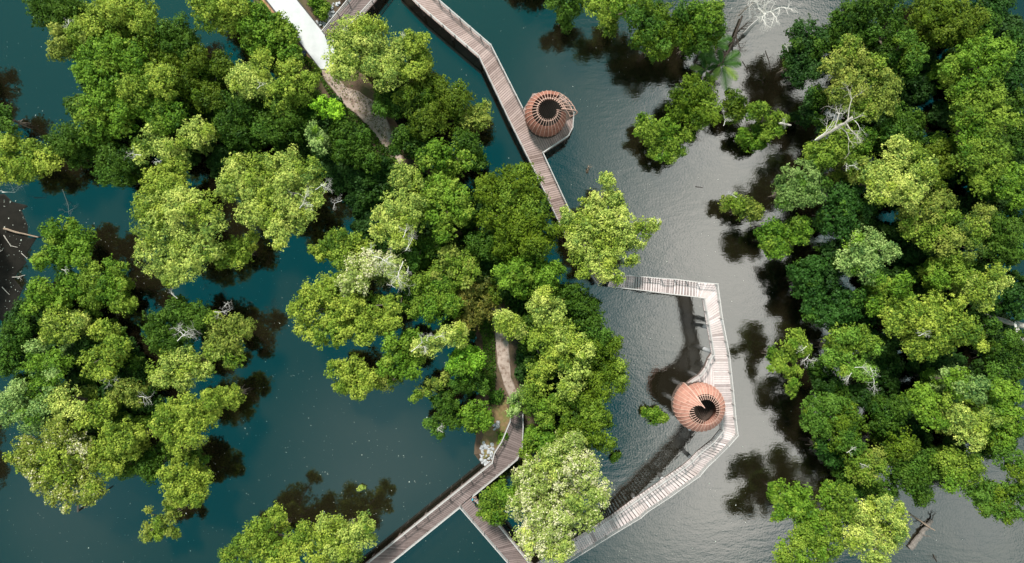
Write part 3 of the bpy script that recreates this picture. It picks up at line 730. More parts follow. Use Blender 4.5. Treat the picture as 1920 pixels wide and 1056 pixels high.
def boardwalk(label, stations, mat, rails=True, pile=True, skipL=(), skipR=()):
    """stations: (Lpx, Rpx, z, kind-to-next) ; kind: 'd' planks, int = stair treads"""
    root = empty('boardwalk', (0, 0, 0)); tag(root, label, 'boardwalk')
    mb = MB(); beams = [MB(), MB()]
    Ls = [edge(s[0], s[2]) for s in stations]; Rs = [edge(s[1], s[2]) for s in stations]
    for i in range(len(stations)-1):
        kd = stations[i][3]
        if kd == 'd': plank_run(mb, Ls[i], Rs[i], Ls[i+1], Rs[i+1])
        else: stair_run(mb, Ls[i], Rs[i], Ls[i+1], Rs[i+1], kd)
        for b, E, O in ((beams[0], Ls, Rs), (beams[1], Rs, Ls)):
            off = (O[i]-E[i]).normalized()*0.10
            dz = Vector((0, 0, -.22))
            b.bar(E[i]+off+dz, E[i+1]+off+dz, .10, .26)
    mb.build('deck', mat, root)
    for b in beams: b.build('side_beam', BEAM, root)
    if rails:
        for E, O, sk in ((Ls, Rs, skipL), (Rs, Ls, skipR)):
            run = []
            for i in range(len(E)):
                run.append(E[i]+(O[i]-E[i]).normalized()*0.05)
                if i in sk or i == len(E)-1:
                    if len(run) > 1: railing(root, run)
                    run = []
    if pile:
        pts, zs = [], []
        for i in range(len(Ls)-1):
            n = max(1, round((Ls[i+1]-Ls[i]).length/4.5))
            for k in range(n):
                for E, O in ((Ls, Rs), (Rs, Ls)):
                    p = E[i].lerp(E[i+1], k/n); o = O[i].lerp(O[i+1], k/n)
                    pts.append(p+(o-p).normalized()*.25); zs.append(p.z-.1)
        piles(root, pts, zs)
    return root, Ls, Rs

ZA = 2.6
rootA, LA, RA = boardwalk('long weathered timber boardwalk with a knee bend carrying the round lattice-ended pavilion',
    [((735, -42), (775, -52), ZA, 'd'), ((784, 8), (823.6, 0), ZA, 'd'), ((897, 105), (921, 84), ZA, 'd'), ((955, 227), (981, 203), ZA, 'd'),
     ((988, 293), (1018.5, 286), ZA, 'd'), ((1002.6, 322), (1032, 315), ZA, 'd'), ((1044, 410), (1072, 402), ZA, 'd'), ((1066, 456), (1095, 440), ZA, 'd'), ((1122, 536), (1150, 514), ZA, 'd')],
    DECK_A, skipR=(3,))
# platform under the upper pavilion
mb = MB()
plat = [edge(p, ZA) for p in ((1018.5, 286), (1066, 254.6), (1074, 239), (1076, 211), (1060, 182), (1030, 168), (1000, 172), (981, 203))]
plank_poly(mb, plat, Vector((0.43, -0.9, 0)), tone=.5)
o = mb.build('platform', DECK_A, rootA)
mb = MB()
for a, b in zip(plat[:-1], plat[1:]): mb.bar(a+Vector((0, 0, -.22)), b+Vector((0, 0, -.22)), .1, .26)
mb.build('side_beam', BEAM, rootA)
railing(rootA, plat[:4])
piles(rootA, [plat[1].lerp(plat[0], .1), plat[2], plat[3].lerp(plat[6], .1), plat[5], plat[6], plat[4]], [ZA-.1]*6)

ZB = 5.6
rootB, LB, RB = boardwalk('pale raised boardwalk with flights of steps curving past the solid spiral pavilion',
    [((1150, 514), (1140.5, 538.6), ZA, 'd'), ((1193.6, 517), (1192.7, 543.6), ZA+.05, 10), ((1242, 521.5), (1240, 550), 4.1, 'd'), ((1267, 523), (1264.6, 553), 4.1, 8),
     ((1310.5, 528.7), (1310.5, 558), 5.5, 'd'), ((1345.6, 532), (1320.6, 560), ZB, 'd'), ((1354.7, 596.6), (1329, 610), ZB, 'd'), ((1363, 640), (1334, 640), ZB, 'd'),
     ((1368, 666), (1338.5, 666), ZB, 'd'), ((1375, 732), (1345, 732), ZB, 'd'), ((1380, 785), (1352.6, 789), ZB, 'd'), ((1384, 817), (1354.5, 808), ZB, 'd'),
     ((1367, 836), (1337.4, 829), ZB, 6), ((1341, 862), (1311, 850), 4.7, 'd'), ((1326, 876), (1298, 864), 4.65, 'd'), ((1312, 893), (1284, 876), 4.6, 7),
     ((1272, 921), (1250, 899), 3.7, 'd'), ((1257, 932), (1236, 909), 3.65, 8), ((1214, 960), (1196, 936), 2.75, 'd'), ((1202, 971), (1182, 945.5), 2.7, 7),
     ((1160, 996), (1147, 971), 1.8, 'd'), ((1093, 1037.6), (1080, 1014), 1.7, 'd'), ((1060, 1058), (1037.6, 1039), 1.6, 'd'), ((1000, 1092), (985, 1078), 1.5, 'd')],
    DECK_B, skipR=(8, 9), pile=False)
mb = MB()
platB = [edge(p, ZB) for p in ((1338.5, 664), (1331.7, 674), (1326, 690), (1314.7, 704.5), (1296, 717), (1278, 735), (1270, 762), (1280, 792), (1305, 806), (1330, 806), (1352.6, 790), (1345, 732))]
plank_poly(mb, platB, Vector((0, 1, 0)), tone=.45)
mb.build('platform', DECK_B, rootB)
mb = MB()
for a, b in zip(platB[:-1], platB[1:]): mb.bar(a+Vector((0, 0, -.25)), b+Vector((0, 0, -.25)), .12, .34)
mb.build('side_beam', BEAM, rootB)
railing(rootB, platB[:5], 1.2)
# concrete pillars
pil = None
for px, py, ztop in ((1321, 612, 5.3), (1321, 655, 5.3), (1307, 706, 5.3), (1278, 723, 5.3), (1262, 750, 5.3), (1275, 785, 5.3), (1294, 857, 4.3), (1242, 898, 3.4), (1190, 936, 2.4), (1325, 600, 5.3), (1328, 690, 5.3), (1330, 770, 5.3), (1290, 541, 4.6), (1228, 536, 3.6), (1312, 540, 5.2), (1170, 529, 2.3), (1110, 1004, 1.5)):
    p = P(px, py, 0)
    m = MB(); m.tube([(0, 0, -2), (0, 0, ztop-.35)], .25, 16); m.box((0, 0, ztop-.2), .55, .55, .25)
    oo = m.build('pillar', CONC, rootB); oo.location = (p.x, p.y, 0)

ZC = 1.5
boardwalk('dark curved boardwalk running from the dirt track to the bottom edge',
    [((956.4, 775), (981, 775), ZC, 'd'), ((956, 790), (981.5, 801), ZC, 'd'), ((940, 828), (979.5, 846), ZC, 'd'), ((926, 850), (970, 862), ZC, 'd'), ((922, 868), (955, 875), ZC, 'd'),
     ((860, 918), (886.6, 931.6), ZC, 'd'), ((840, 934), (863, 952), ZC, 'd'), ((690, 1055), (735.4, 1055), ZC, 'd'), ((640, 1094), (685, 1094), ZC, 'd')],
    DECK_C, skipR=(5,))
boardwalk('short grey branch boardwalk leaving the person corner and dipping under the cream-blossomed tree',
    [((863, 953.5), (887.5, 933), ZC-.02, 'd'), ((906, 1003), (936, 985), ZC-.02, 'd'), ((951, 1055), (990, 1052), ZC-.02, 'd'), ((985, 1096), (1018, 1080), ZC-.02, 'd')], DECK_C)
boardwalk('stub of grey boardwalk joining the white path beside the rock heap',
    [((603.5, 58), (620, 79.5), ZC, 'd'), ((631.5, 24), (660, 44), ZC, 'd'), ((650.5, 1), (698, 1.5), ZC, 'd'), ((668, -20), (715, -20), ZC, 'd'), ((690, -46), (740, -52), ZC, 'd')], DECK_C)

# ------------------------------------------------------------------ spiral pavilions
def clad_mat(name, dark, light):
    return tinted(name, dark, light, 0.7, 5.0, 0.30, 0.25, spec=.3)
CLAD1 = clad_mat('terracotta_slats', (0.11, 0.042, 0.029), (0.35, 0.15, 0.103))
CLAD2 = clad_mat('orange_cedar_slats', (0.22, 0.095, 0.068), (0.48, 0.245, 0.185))
RIB = tinted('pale_cedar_rib', (0.33, 0.18, 0.14), (0.60, 0.40, 0.325), 0.6, 5, 0.5)
FLOORW = tinted('dark_pavilion_floor', (0.035, 0.025, 0.02), (0.11, 0.08, 0.065), 0.8, 2.0, 0.5, stretch=(6, 1, 1))

def pavilion(label, px, py, z0, R0, hgt, a0, nrib, open_to, phi_clad, phi_rib, clad_mat_, reach, turns=356, start=1.20, end=0.86):
    c = P(px, py, z0+hgt*.5); root = empty('spiral_pavilion', (c.x, c.y, z0)); tag(root, label, 'pavilion')
    PB = -38.0
    def Rof(a):                      # spiral: the free end swings wide
        u = a/turns
        w = math.exp(-a/38.0)
        return R0*(1.0+(start-1.0)*w - (1-end)*max(0, (u-.55)/.45)**1.5)
    def phic(a): return phi_clad + (reach-phi_clad)*max(0, 1-a/80.0)**1.2
    def pt(a, phi, dr=0.0):
        r = (Rof(a)+dr)*math.cos(R(phi))
        top = math.sin(R(phi_rib))+math.sin(R(-PB))
        z = hgt*(math.sin(R(phi))+math.sin(R(-PB)))/top
        w = R(a0+a)
        return Vector((r*math.cos(w), r*math.sin(w), z + dr*math.sin(R(phi))))
    nu = 19
    # cladding: rows of slats between the ribs
    mb = MB()
    na = nrib
    for i in range(na-1):
        aA, aB = turns*i/(na-1), turns*(i+1)/(na-1)
        if aB <= open_to+1: continue
        tone = random.uniform(.40, .62)
        for j in range(nu):
            pa0 = PB+(phic(aA)-PB)*j/nu; pa1 = PB+(phic(aA)-PB)*(j+.94)/nu
            pb0 = PB+(phic(aB)-PB)*j/nu; pb1 = PB+(phic(aB)-PB)*(j+.94)/nu
            am = (aA+aB)/2
            t = max(.05, min(.95, tone+random.gauss(0, .10)))
            for (x0, x1, s0, s1) in ((aA, am, 0, .5), (am, aB, .5, 1)):
                p00 = pa0+(pb0-pa0)*s0; p01 = pa1+(pb1-pa1)*s0; p10 = pa0+(pb0-pa0)*s1; p11 = pa1+(pb1-pa1)*s1
                o = [pt(x0, p00), pt(x1, p10), pt(x1, p11), pt(x0, p01)]
                n_ = [pt(x0, p00, -.035), pt(x1, p10, -.035), pt(x1, p11, -.035), pt(x0, p01, -.035)]
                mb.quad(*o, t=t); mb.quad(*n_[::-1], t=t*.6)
                mb.quad(o[3], o[2], n_[2], n_[3], t=t); mb.quad(n_[0], n_[1], o[1], o[0], t=t)
    mb.build('cladding', clad_mat_, root)
    # ribs
    for i in range(na):
        a = turns*i/(na-1)
        lim = min(86.0, max(phi_rib, phic(a)+2.0)) if reach > phi_clad else phi_rib
        m = MB(); k = 16; prev = None
        big = 1.7 if i == 0 else 1.0
        for j in range(k+1):
            ph = PB+(lim-PB)*j/k
            p = pt(a, ph, .03)
            if prev is not None: m.bar(prev, p, .042*big, .07*big, random.uniform(.45, .75))
            prev = p
        m.build('rib', RIB, root)
    # hoops
    rows = []
    if open_to > 0:
        for j in range(1, 6): rows.append((PB+(phi_rib-10-PB)*j/5.0, 0, open_to))
        rows.append((phi_rib-5, 0, turns))
    else:
        rows.append((phi_clad+3, 60, turns))
    rows.append((PB+1.5, 0, turns))
    for ph, s0, s1 in rows:
        m = MB(); n = max(4, int((s1-s0)/7)); prev = None
        for j in range(n+1):
            a = s0+(s1-s0)*j/n
            p = pt(a, ph, -.01)
            if prev is not None: m.bar(prev, p, .045, .05, .6)
            prev = p
        m.build('hoop', RIB, root)
    # floor disc of dark boards
    mb = MB(); q = [Vector((Rof(x*15)*.98*math.cos(R(a0+x*15)), Rof(x*15)*.98*math.sin(R(a0+x*15)), .05)) for x in range(24)]
    plank_poly(mb, q, Vector((.4, -.9, 0)), .2, .015, .04)
    mb.build('floor', FLOORW, root)
    # curved bench along the inside wall
    mb = MB(); prev = None
    for j in range(25):
        w = R(a0+90+j*9); p = Vector((R0*.68*math.cos(w), R0*.68*math.sin(w), .45))
        if prev is not None:
            mb.bar(prev, p, .4, .06)
            if j % 4 == 0: mb.bar(p-Vector((0, 0, .4)), p-Vector((0, 0, .03)), .08, .3)
        prev = p
    mb.build('bench', FLOORW, root)
    return root

pavilion('round shell-like timber pavilion whose open end is bare lattice beside the knee-bent boardwalk', 1027, 214, ZA+.01, 2.52, 3.9, 4, 33, 62, 45, 65, CLAD1, 45, start=1.30, end=.80)
pavilion('round shell-like timber pavilion with a solid orange spiral flap beside the pale raised boardwalk', 1313, 762, ZB+.01, 2.70, 3.9, 124, 37, 0, 50, 65, CLAD2, 83, start=1.06, end=.86)

# ------------------------------------------------------------------ the person and bag at the boardwalk corner
SKIN = tinted('skin', (0.35, 0.20, 0.14), (0.45, 0.27, 0.19), 0.6, 8, .5)
SHIRT = tinted('teal_cloth', (0.03, 0.24, 0.32), (0.10, 0.45, 0.54), 0.85, 9, .8)
SHORTS = tinted('navy_cloth', (0.012, 0.014, 0.03), (0.04, 0.045, 0.08), 0.85, 9, .8)
HAIR = tinted('black_hair', (0.008, 0.006, 0.005), (0.03, 0.022, 0.018), 0.5, 20, .8)
def skinned(name, verts, edges, radii, mat, parent, rootv=0, sub=1):
    me = bpy.data.meshes.new(name); me.from_pydata(verts, edges, []); me.materials.append(mat)
    o = link(bpy.data.objects.new(name, me), parent)
    o.modifiers.new('s', 'SKIN')
    if not me.skin_vertices: me.attributes  # layer comes with the modifier below
    bm = bmesh.new(); bm.from_mesh(me)
    sk = bm.verts.layers.skin.verify()
    bm.verts.ensure_lookup_table()
    for v, r in zip(bm.verts, radii):
        v[sk].radius = (r, r)
        v[sk].use_root = (v.index == rootv)
    bm.to_mesh(me); bm.free()
    sd = o.modifiers.new('d', 'SUBSURF'); sd.levels = sub; sd.render_levels = sub
    return o
def person(label, loc, rz):
    root = empty('person', loc, rz); tag(root, label, 'person')
    V, E, Rd = [], [], []
    def add(p, r, par=None):
        V.append(p); Rd.append(r)
        if par is not None: E.append((par, len(V)-1))
        return len(V)-1
    pel = add((0, 0, .93), .12); waist = add((.02, 0, 1.08), .115, pel); chest = add((.07, 0, 1.28), .14, waist); nk = add((.12, 0, 1.46), .06, chest)
    hd0 = add((.15, 0, 1.55), .085, nk); hd = add((.17, 0, 1.63), .095, hd0); add((.17, 0, 1.70), .07, hd); add((.255, 0, 1.585), .02, hd0); add((.17, .092, 1.61), .018, hd); add((.17, -.092, 1.61), .018, hd)
    for s in (-1, 1):
        h = add((0, s*.10, .88), .095, pel); k = add((.03, s*.11, .50), .06, h); a = add((0, s*.115, .10), .042, k); f = add((.10, s*.12, .04), .04, a); add((.19, s*.13, .03), .032, f)
        sh = add((.09, s*.19, 1.40), .062, chest); el = add((.22, s*.27, 1.17), .045, sh); wr = add((.42, s*.20, 1.07), .03, el); pm = add((.50, s*.18, 1.065), .032, wr)
        for j, (dy, l) in enumerate(((-.03, .07), (-.01, .085), (.01, .08), (.03, .06))):
            kn = add((.50+l*.6, s*.18+dy, 1.06), .010, pm); add((.50+l, s*.18+dy, 1.035), .008, kn)
        th = add((.50, s*.18-s*.045, 1.07), .011, pm); add((.54, s*.18-s*.055, 1.06), .009, th)
    skinned('body', V, E, Rd, SKIN, root)
    tv = [(0, 0, .92), (.02, 0, 1.08), (.07, 0, 1.28), (.11, 0, 1.42)]; te = [(0, 1), (1, 2), (2, 3)]; tr = [.145, .14, .17, .09]
    for s in (-1, 1):
        i = len(tv); tv += [(.09, s*.19, 1.41), (.16, s*.235, 1.28)]; te += [(2, i), (i, i+1)]; tr += [.085, .068]
    skinned('shirt', tv, te, tr, SHIRT, root)
    pv = [(0, 0, .93)]; pe = []; pr = [.15]
    for s in (-1, 1):
        i = len(pv); pv += [(0, s*.10, .86), (.02, s*.11, .56)]; pe += [(0, i), (i, i+1)]; pr += [.11, .085]
    skinned('shorts', pv, pe, pr, SHORTS, root)
    skinned('hair', [(.15, 0, 1.66), (.14, 0, 1.73), (.10, 0, 1.60)], [(0, 1), (0, 2)], [.105, .075, .07], HAIR, root)
    return root
pp = P(886, 939, ZC+1.2)
person('person in a teal shirt leaning at the corner railing of the boardwalk junction', (pp.x, pp.y, ZC), R(25))
pb = P(893.5, 947.5, ZC+.2)
rb = empty('bag', (pb.x, pb.y, ZC)); tag(rb, 'dark bag set down on the boardwalk near the person in teal', 'bag')
mb = MB(); mb.hexa([Vector((x*.22, y*.15, 0)) for x, y in ((-1, -1), (1, -1), (1, 1), (-1, 1))], [Vector((x*.17, y*.10, .34)) for x, y in ((-1, -1), (1, -1), (1, 1), (-1, 1))])
ob = mb.build('body', SHORTS, rb); bv = ob.modifiers.new('b', 'BEVEL'); bv.width = .05; bv.segments = 3
mb = MB(); mb.tube([(-.10, 0, .33), (-.06, 0, .45), (.06, 0, .45), (.10, 0, .33)], .018, 6); mb.build('handle', HAIR, rb)

# dark panel beside the white path
ZL = 1.1
ps = P(567.5, 98.5, ZL+.7)
rs = empty('info_panel', (ps.x, ps.y, ZL), R(-33)); tag(rs, 'small dark slanted panel on two legs beside the white path', 'panel')
mb = MB(); mb.hexa([(-.42, -.24, .62), (.42, -.24, .62), (.42, .24, .86), (-.42, .24, .86)], [(-.42, -.24, .67), (.42, -.24, .67), (.42, .24, .91), (-.42, .24, .91)])
mb.build('panel_board', tinted('navy_panel', (.015, .02, .05), (.06, .08, .14), .35, 6, .8), rs)
mb = MB()
for s in (-1, 1):
    mb.bar((-.45, s*.27, .64+(s+1)*.13), (.45, s*.27, .64+(s+1)*.13), .05, .06); mb.bar((s*.45, -.27, .64), (s*.45, .27, .90), .05, .06)
mb.build('frame', tinted('black_metal', (.008, .008, .009), (.02, .02, .022), .5, 6, .5), rs)
for s in (-1, 1):
    m = MB(); m.bar((s*.32, 0, -.1), (s*.32, 0, .74), .06, .06); m.build('leg', HAIR, rs)

# ------------------------------------------------------------------ water, banks, paths
def water_mat():
    m, nt, out = new_mat('lagoon_water'); L = nt.links.new
    tc = nd(nt, 'ShaderNodeTexCoord')
    b = nd(nt, 'ShaderNodeBsdfPrincipled')
    b.inputs['Base Color'].default_value = (0.0085, 0.0070, 0.0036, 1)
    b.inputs['Roughness'].default_value = 0.065
    b.inputs['IOR'].default_value = 2.2
    b.inputs['Specular IOR Level'].default_value = 0.5
    # wind ripples: the open lagoon is ruffled, the sheltered pond is glassy
    sx = nd(nt, 'ShaderNodeSeparateXYZ'); L(tc.outputs['Object'], sx.inputs[0])
    wn = nd(nt, 'ShaderNodeTexNoise', i_Scale=0.06, i_Detail=3.0); L(tc.outputs['Object'], wn.inputs['Vector'])
    wm = nd(nt, 'ShaderNodeMapRange', interpolation_type='SMOOTHSTEP')
    wm.inputs[1].default_value = -6; wm.inputs[2].default_value = 16; wm.inputs[3].default_value = .10; wm.inputs[4].default_value = 1.0
    L(mathn(nt, 'ADD', sx.outputs[0], mathn(nt, 'MULTIPLY', mathn(nt, 'SUBTRACT', wn.outputs['Fac'], .5), 30)), wm.inputs[0])
    mp = nd(nt, 'ShaderNodeMapping'); mp.inputs['Rotation'].default_value = (0, 0, R(-28)); mp.inputs['Scale'].default_value = (0.55, 1.6, 1)
    L(tc.outputs['Object'], mp.inputs[0])
    n1 = nd(nt, 'ShaderNodeTexNoise', i_Scale=1.0, i_Detail=3.0, i_Roughness=.55); L(mp.outputs[0], n1.inputs['Vector'])
    n2 = nd(nt, 'ShaderNodeTexNoise', i_Scale=4.5, i_Detail=2.0); L(tc.outputs['Object'], n2.inputs['Vector'])
    h = mathn(nt, 'ADD', mathn(nt, 'MULTIPLY', n1.outputs['Fac'], 0.017), mathn(nt, 'MULTIPLY', n2.outputs['Fac'], 0.007))
    h = mathn(nt, 'MULTIPLY', h, wm.outputs[0])
    bp = nd(nt, 'ShaderNodeBump', i_Strength=1.0, i_Distance=1.0); L(h, bp.inputs['Height'])
    L(bp.outputs[0], b.inputs['Normal'])
    L(b.outputs[0], out.inputs[0])
    return m
mb = MB(); mb.quad((-4000, -4000, 0), (4000, -4000, 0), (4000, 4000, 0), (-4000, 4000, 0))
tag(mb.build('water', water_mat()), kind='structure')

def sheet(name, pts, z, mat, wob=0.0, zjit=0.0, skirt=1.2):
    """filled irregular polygon with a sloping skirt into the water"""
    fine = []
    n = len(pts)
    for i in range(n):
        a = Vector((*pts[i], 0)); b = Vector((*pts[(i+1) % n], 0))
        k = max(1, int((b-a).length/14)) if wob else 1
        for j in range(k):
            p = a.lerp(b, j/k)
            fine.append((p.x+random.gauss(0, wob), p.y+random.gauss(0, wob)))
    bm = bmesh.new()
    top = [bm.verts.new(P(x, y, z)+Vector((0, 0, random.gauss(0, zjit)))) for x, y in fine]
    f = bm.faces.new(top)
    if f.normal.z == 0: f.normal_update()
    if skirt:
        c = sum((v.co for v in top), Vector())/len(top)
        nn = len(top)
        area = sum(top[i].co.x*top[(i+1) % nn].co.y-top[(i+1) % nn].co.x*top[i].co.y for i in range(nn))
        s = 1 if area > 0 else -1
        low = []
        for i in range(nn):
            d = (top[(i+1) % nn].co-top[i-1].co); nrm = Vector((d.y, -d.x, 0))*s
            nrm = nrm.normalized() if nrm.length > 1e-6 else Vector()
            low.append(bm.verts.new(top[i].co+nrm*skirt*random.uniform(.6, 1.3)-Vector((0, 0, z+.3))))
        for i in range(nn):
            j = (i+1) % nn
            bm.faces.new((top[j], top[i], low[i], low[j]))
    bmesh.ops.triangulate(bm, faces=[f])
    bmesh.ops.recalc_face_normals(bm, faces=bm.faces)
    me = bpy.data.meshes.new(name); bm.to_mesh(me); bm.free(); me.materials.append(mat)
    o = link(bpy.data.objects.new(name, me)); tag(o, kind='structure')
    return o

SOIL = tinted('bank_soil', (0.035, 0.022, 0.014), (0.15, 0.10, 0.065), 0.95, 1.1, 1.0, .5, dirt=(.6, .5, .7, (.05, .06, .015), .7))
DIRT = tinted('dirt_track', (0.20, 0.145, 0.115), (0.44, 0.35, 0.30), 0.95, 1.4, 1.0, .5, dirt=(2.2, .52, .68, (.13, .08, .055), .8))
PATHM = tinted('white_concrete', (0.36, 0.365, 0.37), (0.53, 0.53, 0.525), 0.8, .8, 1.0, 0, dirt=(.5, .58, .8, (.5, .52, .53), .35))
EARTH = tinted('orange_earth', (0.20, 0.09, 0.045), (0.42, 0.24, 0.14), 0.95, 3, 1.0, .5, dirt=(2.5, .5, .7, (.08, .1, .02), .6))
KERB = tinted('dark_path_edge', (0.03, 0.025, 0.025), (0.10, 0.085, 0.08), 0.9, 3, 1.0)
MUD_REFL = tinted('wet_mud_and_reflection', (0.004, 0.0038, 0.003), (0.016, 0.014, 0.0105), 0.6, 1.0, 1.0, .4, spec=.08)
DRYG = tinted('dry_grass_bank', (0.085, 0.055, 0.022), (0.23, 0.155, 0.075), 0.95, 3.2, 1.0, .6, dirt=(1.8, .5, .68, (.08, .12, .02), .6))
bank = sheet('island_bank', [(470, -25), (500, 40), (545, 120), (600, 190), (650, 250), (700, 310), (770, 390), (840, 480), (885, 560), (905, 640), (915, 700), (905, 752), (900, 800), (903, 850), (918, 872),
                      (950, 862), (985, 850), (1000, 800), (1010, 720), (985, 640), (960, 560), (915, 470), (850, 380), (790, 310), (740, 240), (700, 180), (650, 130), (612, 75), (640, 45), (640, -10), (600, -30)], .9, SOIL, 2.0, .05, 1.0)
sheet('white_path', [(484, -25), (500, 0), (558, 73), (601, 129), (628, 131), (627, 74), (603, 58), (556, 0), (538, -25)], 1.12, PATHM, 0, 0, 0)
sheet('path_edge_strip', [(481, -25), (497, 0.5), (555, 74), (599, 131), (601, 129), (558, 73), (500, 0), (484, -25)], 1.10, KERB, 0, 0, 0)
sheet('path_edge_strip', [(538, -25), (556, 0), (603, 58), (605.5, 57), (558.5, -1), (541, -25)], 1.10, KERB, 0, 0, 0)
sheet('earth_verge', [(470, -25), (488, 5), (545, 82), (596, 142), (600, 131), (556, 74), (497, 0), (482, -25)], 1.0, EARTH, 1.0, .01, .6)
sheet('dirt_track', [(600, 129.5), (611, 150), (640, 190), (668, 215), (700, 245), (728, 285), (745, 310), (756, 300), (738, 260), (722, 215), (700, 190), (672, 172), (650, 165), (634, 145), (629, 131)], 1.02, DIRT, 1.2, .02, .8)
sheet('dirt_track', [(918, 560), (925, 600), (930, 640), (934, 680), (946, 720), (956, 745), (962, 775), (978, 775), (972, 745), (958, 710), (953, 660), (948, 610), (935, 560)], 1.02, DIRT, 1.0, .02, .8)
sheet('dry_grass_bank', [(925, 745), (950, 745), (957, 775), (955, 803), (942, 825), (925, 850), (906, 862), (903, 830), (912, 800), (922, 775)], 1.0, DRYG, 1.2, .03, .8)
sheet('mud_reflection_sheet', [(-40, 372), (8, 366), (24, 384), (44, 390), (36, 408), (50, 428), (44, 446), (60, 458), (46, 478), (54, 494), (34, 508), (24, 530), (40, 546), (30, 560), (44, 580), (20, 596), (-40, 600)], .03, MUD_REFL, 4.5, .012, 1.6)  # shallow mud, its dark colour also painting in a tree reflection

# undergrowth on the island bank: countless small leaves
def ground_leaves(name, poly, n, z, cols_mat, size=(.12, .3), tmean=.45):
    xs = [p[0] for p in poly]; ys = [p[1] for p in poly]
    pos = []
    while len(pos) < n:
        x = random.uniform(min(xs), max(xs)); y = random.uniform(min(ys), max(ys))
        if inpoly(x, y, poly):
            p = P(x, y, z); pos.append((p.x, p.y, z+abs(random.gauss(0, .15))))
    pos = np.array(pos); nn = RNG.normal(0, .5, (n, 3))+np.array((0, 0, .8)); nn /= np.linalg.norm(nn, axis=1, keepdims=True)
    me = leaf_mesh(name, pos, nn, RNG.uniform(size[0], size[1], n), np.clip(RNG.normal(tmean, .2, n), 0, 1), cols_mat)
    return tag(link(bpy.data.objects.new(name, me)), kind='stuff')
tag(ground_leaves('undergrowth', [(470, 0), (545, 100), (596, 142), (640, 215), (700, 290), (790, 400), (880, 540), (905, 640), (905, 740), (930, 740), (928, 640), (915, 560), (850, 440), (760, 320), (690, 235), (640, 190), (600, 140)], 9000, 1.0, LEAF['G']),
    'low green undergrowth along the dirt tracks under the trees', 'undergrowth')
tag(ground_leaves('fallen_leaves', [(603, 140), (640, 180), (700, 235), (745, 305), (735, 250), (700, 190), (650, 160)], 500, 1.06, LEAF['O4'], (.08, .2)),
    'brown leaf litter on the dirt track below the white path', 'leaf litter')
tag(ground_leaves('verge_weeds', [(470, -20), (500, 20), (550, 85), (600, 140), (604, 134), (590, 118), (545, 72), (497, 8)], 900, 1.0, LEAF['Y2'], (.12, .3)),
    'green weeds on the orange earth along the edge of the white path', 'weeds')

# floating specks on the water: countless
pts = []
for k in range(5200):
    x = random.uniform(0, 1920); y = random.uniform(0, 1056)
    w = .35
    if x < 900 and y > 480: w = .9
    elif x < 350 and y < 500: w = .7
    elif 1090 < x < 1400 and y > 780: w = 1.0
    elif x > 1400: w = .15
    if random.random() < w: pts.append((x, y))
pos = np.array([tuple(P(x, y, .012)) for x, y in pts])
n = len(pos)
sp = np.exp(RNG.normal(-2.95, .45, n))
nn = np.tile(np.array((0., 0., 1.)), (n, 1))+RNG.normal(0, .05, (n, 3)); nn /= np.linalg.norm(nn, axis=1, keepdims=True)
SPECK = tinted('floating_leaf', (.12, .15, .13), (.55, .56, .48), .8, 1, .1)
tag(link(bpy.data.objects.new('floating_specks', leaf_mesh('floating_specks', pos, nn, sp, np.clip(RNG.normal(.5, .25, n), 0, 1), SPECK))),
    'tiny pale leaves and foam flecks floating on the water', 'floating debris', kind='stuff')
# litter on the mudflat
pts = []
while len(pts) < 70:
    x = random.uniform(0, 60); y = random.uniform(370, 585)
    if inpoly(x, y, [(0, 372), (20, 368), (48, 395), (52, 430), (58, 455), (52, 490), (38, 520), (55, 545), (40, 580), (0, 590)]): pts.append((x, y))
pos = np.array([tuple(P(x, y, .10)) for x, y in pts]); n = len(pos)
nn = np.tile(np.array((0., 0., 1.)), (n, 1))+RNG.normal(0, .2, (n, 3)); nn /= np.linalg.norm(nn, axis=1, keepdims=True)
tag(link(bpy.data.objects.new('leaf_litter', leaf_mesh('leaf_litter', pos, nn, np.exp(RNG.normal(-2.3, .4, n)), np.clip(RNG.normal(.5, .25, n), 0, 1), SPECK))),
    'pale fallen leaves scattered on the dark mud bank', 'leaf litter', kind='stuff')

# ------------------------------------------------------------------ rocks
ROCK = tinted('pale_grey_rock', (0.15, 0.15, 0.155), (0.50, 0.50, 0.51), 0.85, 5, .6, .4)
rock_me = []
for k in range(7):
    bm = bmesh.new(); bmesh.ops.create_icosphere(bm, subdivisions=2, radius=1)
    ax = Vector((random.uniform(.7, 1.1), random.uniform(.6, 1), random.uniform(.5, .8)))
    cuts = [(Vector((random.gauss(0, 1), random.gauss(0, 1), random.gauss(0, 1))).normalized(), random.uniform(.55, .85)) for _ in range(9)]
    for v in bm.verts:
        for n_, d in cuts:
            e = v.co.dot(n_)-d
            if e > 0: v.co -= n_*e
        v.co = Vector((v.co.x*ax.x, v.co.y*ax.y, v.co.z*ax.z))
    me = bpy.data.meshes.new('rock'); bm.to_mesh(me); bm.free(); me.materials.append(ROCK)
    a = me.attributes.new('tint', 'FLOAT', 'FACE'); a.data.foreach_set('value', np.full(len(me.polygons), random.uniform(.3, .8), dtype=np.float32))
    rock_me.append(me)
def rocks(poly, n, z, label, group, r=(.14, .34)):
    xs = [p[0] for p in poly]; ys = [p[1] for p in poly]; c = 0
    while c < n:
        x = random.uniform(min(xs), max(xs)); y = random.uniform(min(ys), max(ys))
        if not inpoly(x, y, poly): continue
        o = link(bpy.data.objects.new('rock', random.choice(rock_me)))
        s = random.uniform(*r); o.scale = (s, s, s); o.location = P(x, y, z)+Vector((0, 0, random.uniform(-.1, .25)))
        o.rotation_euler = (random.uniform(-.4, .4), random.uniform(-.4, .4), random.uniform(0, 6.28))
        tag(o, label, 'rock', group); c += 1
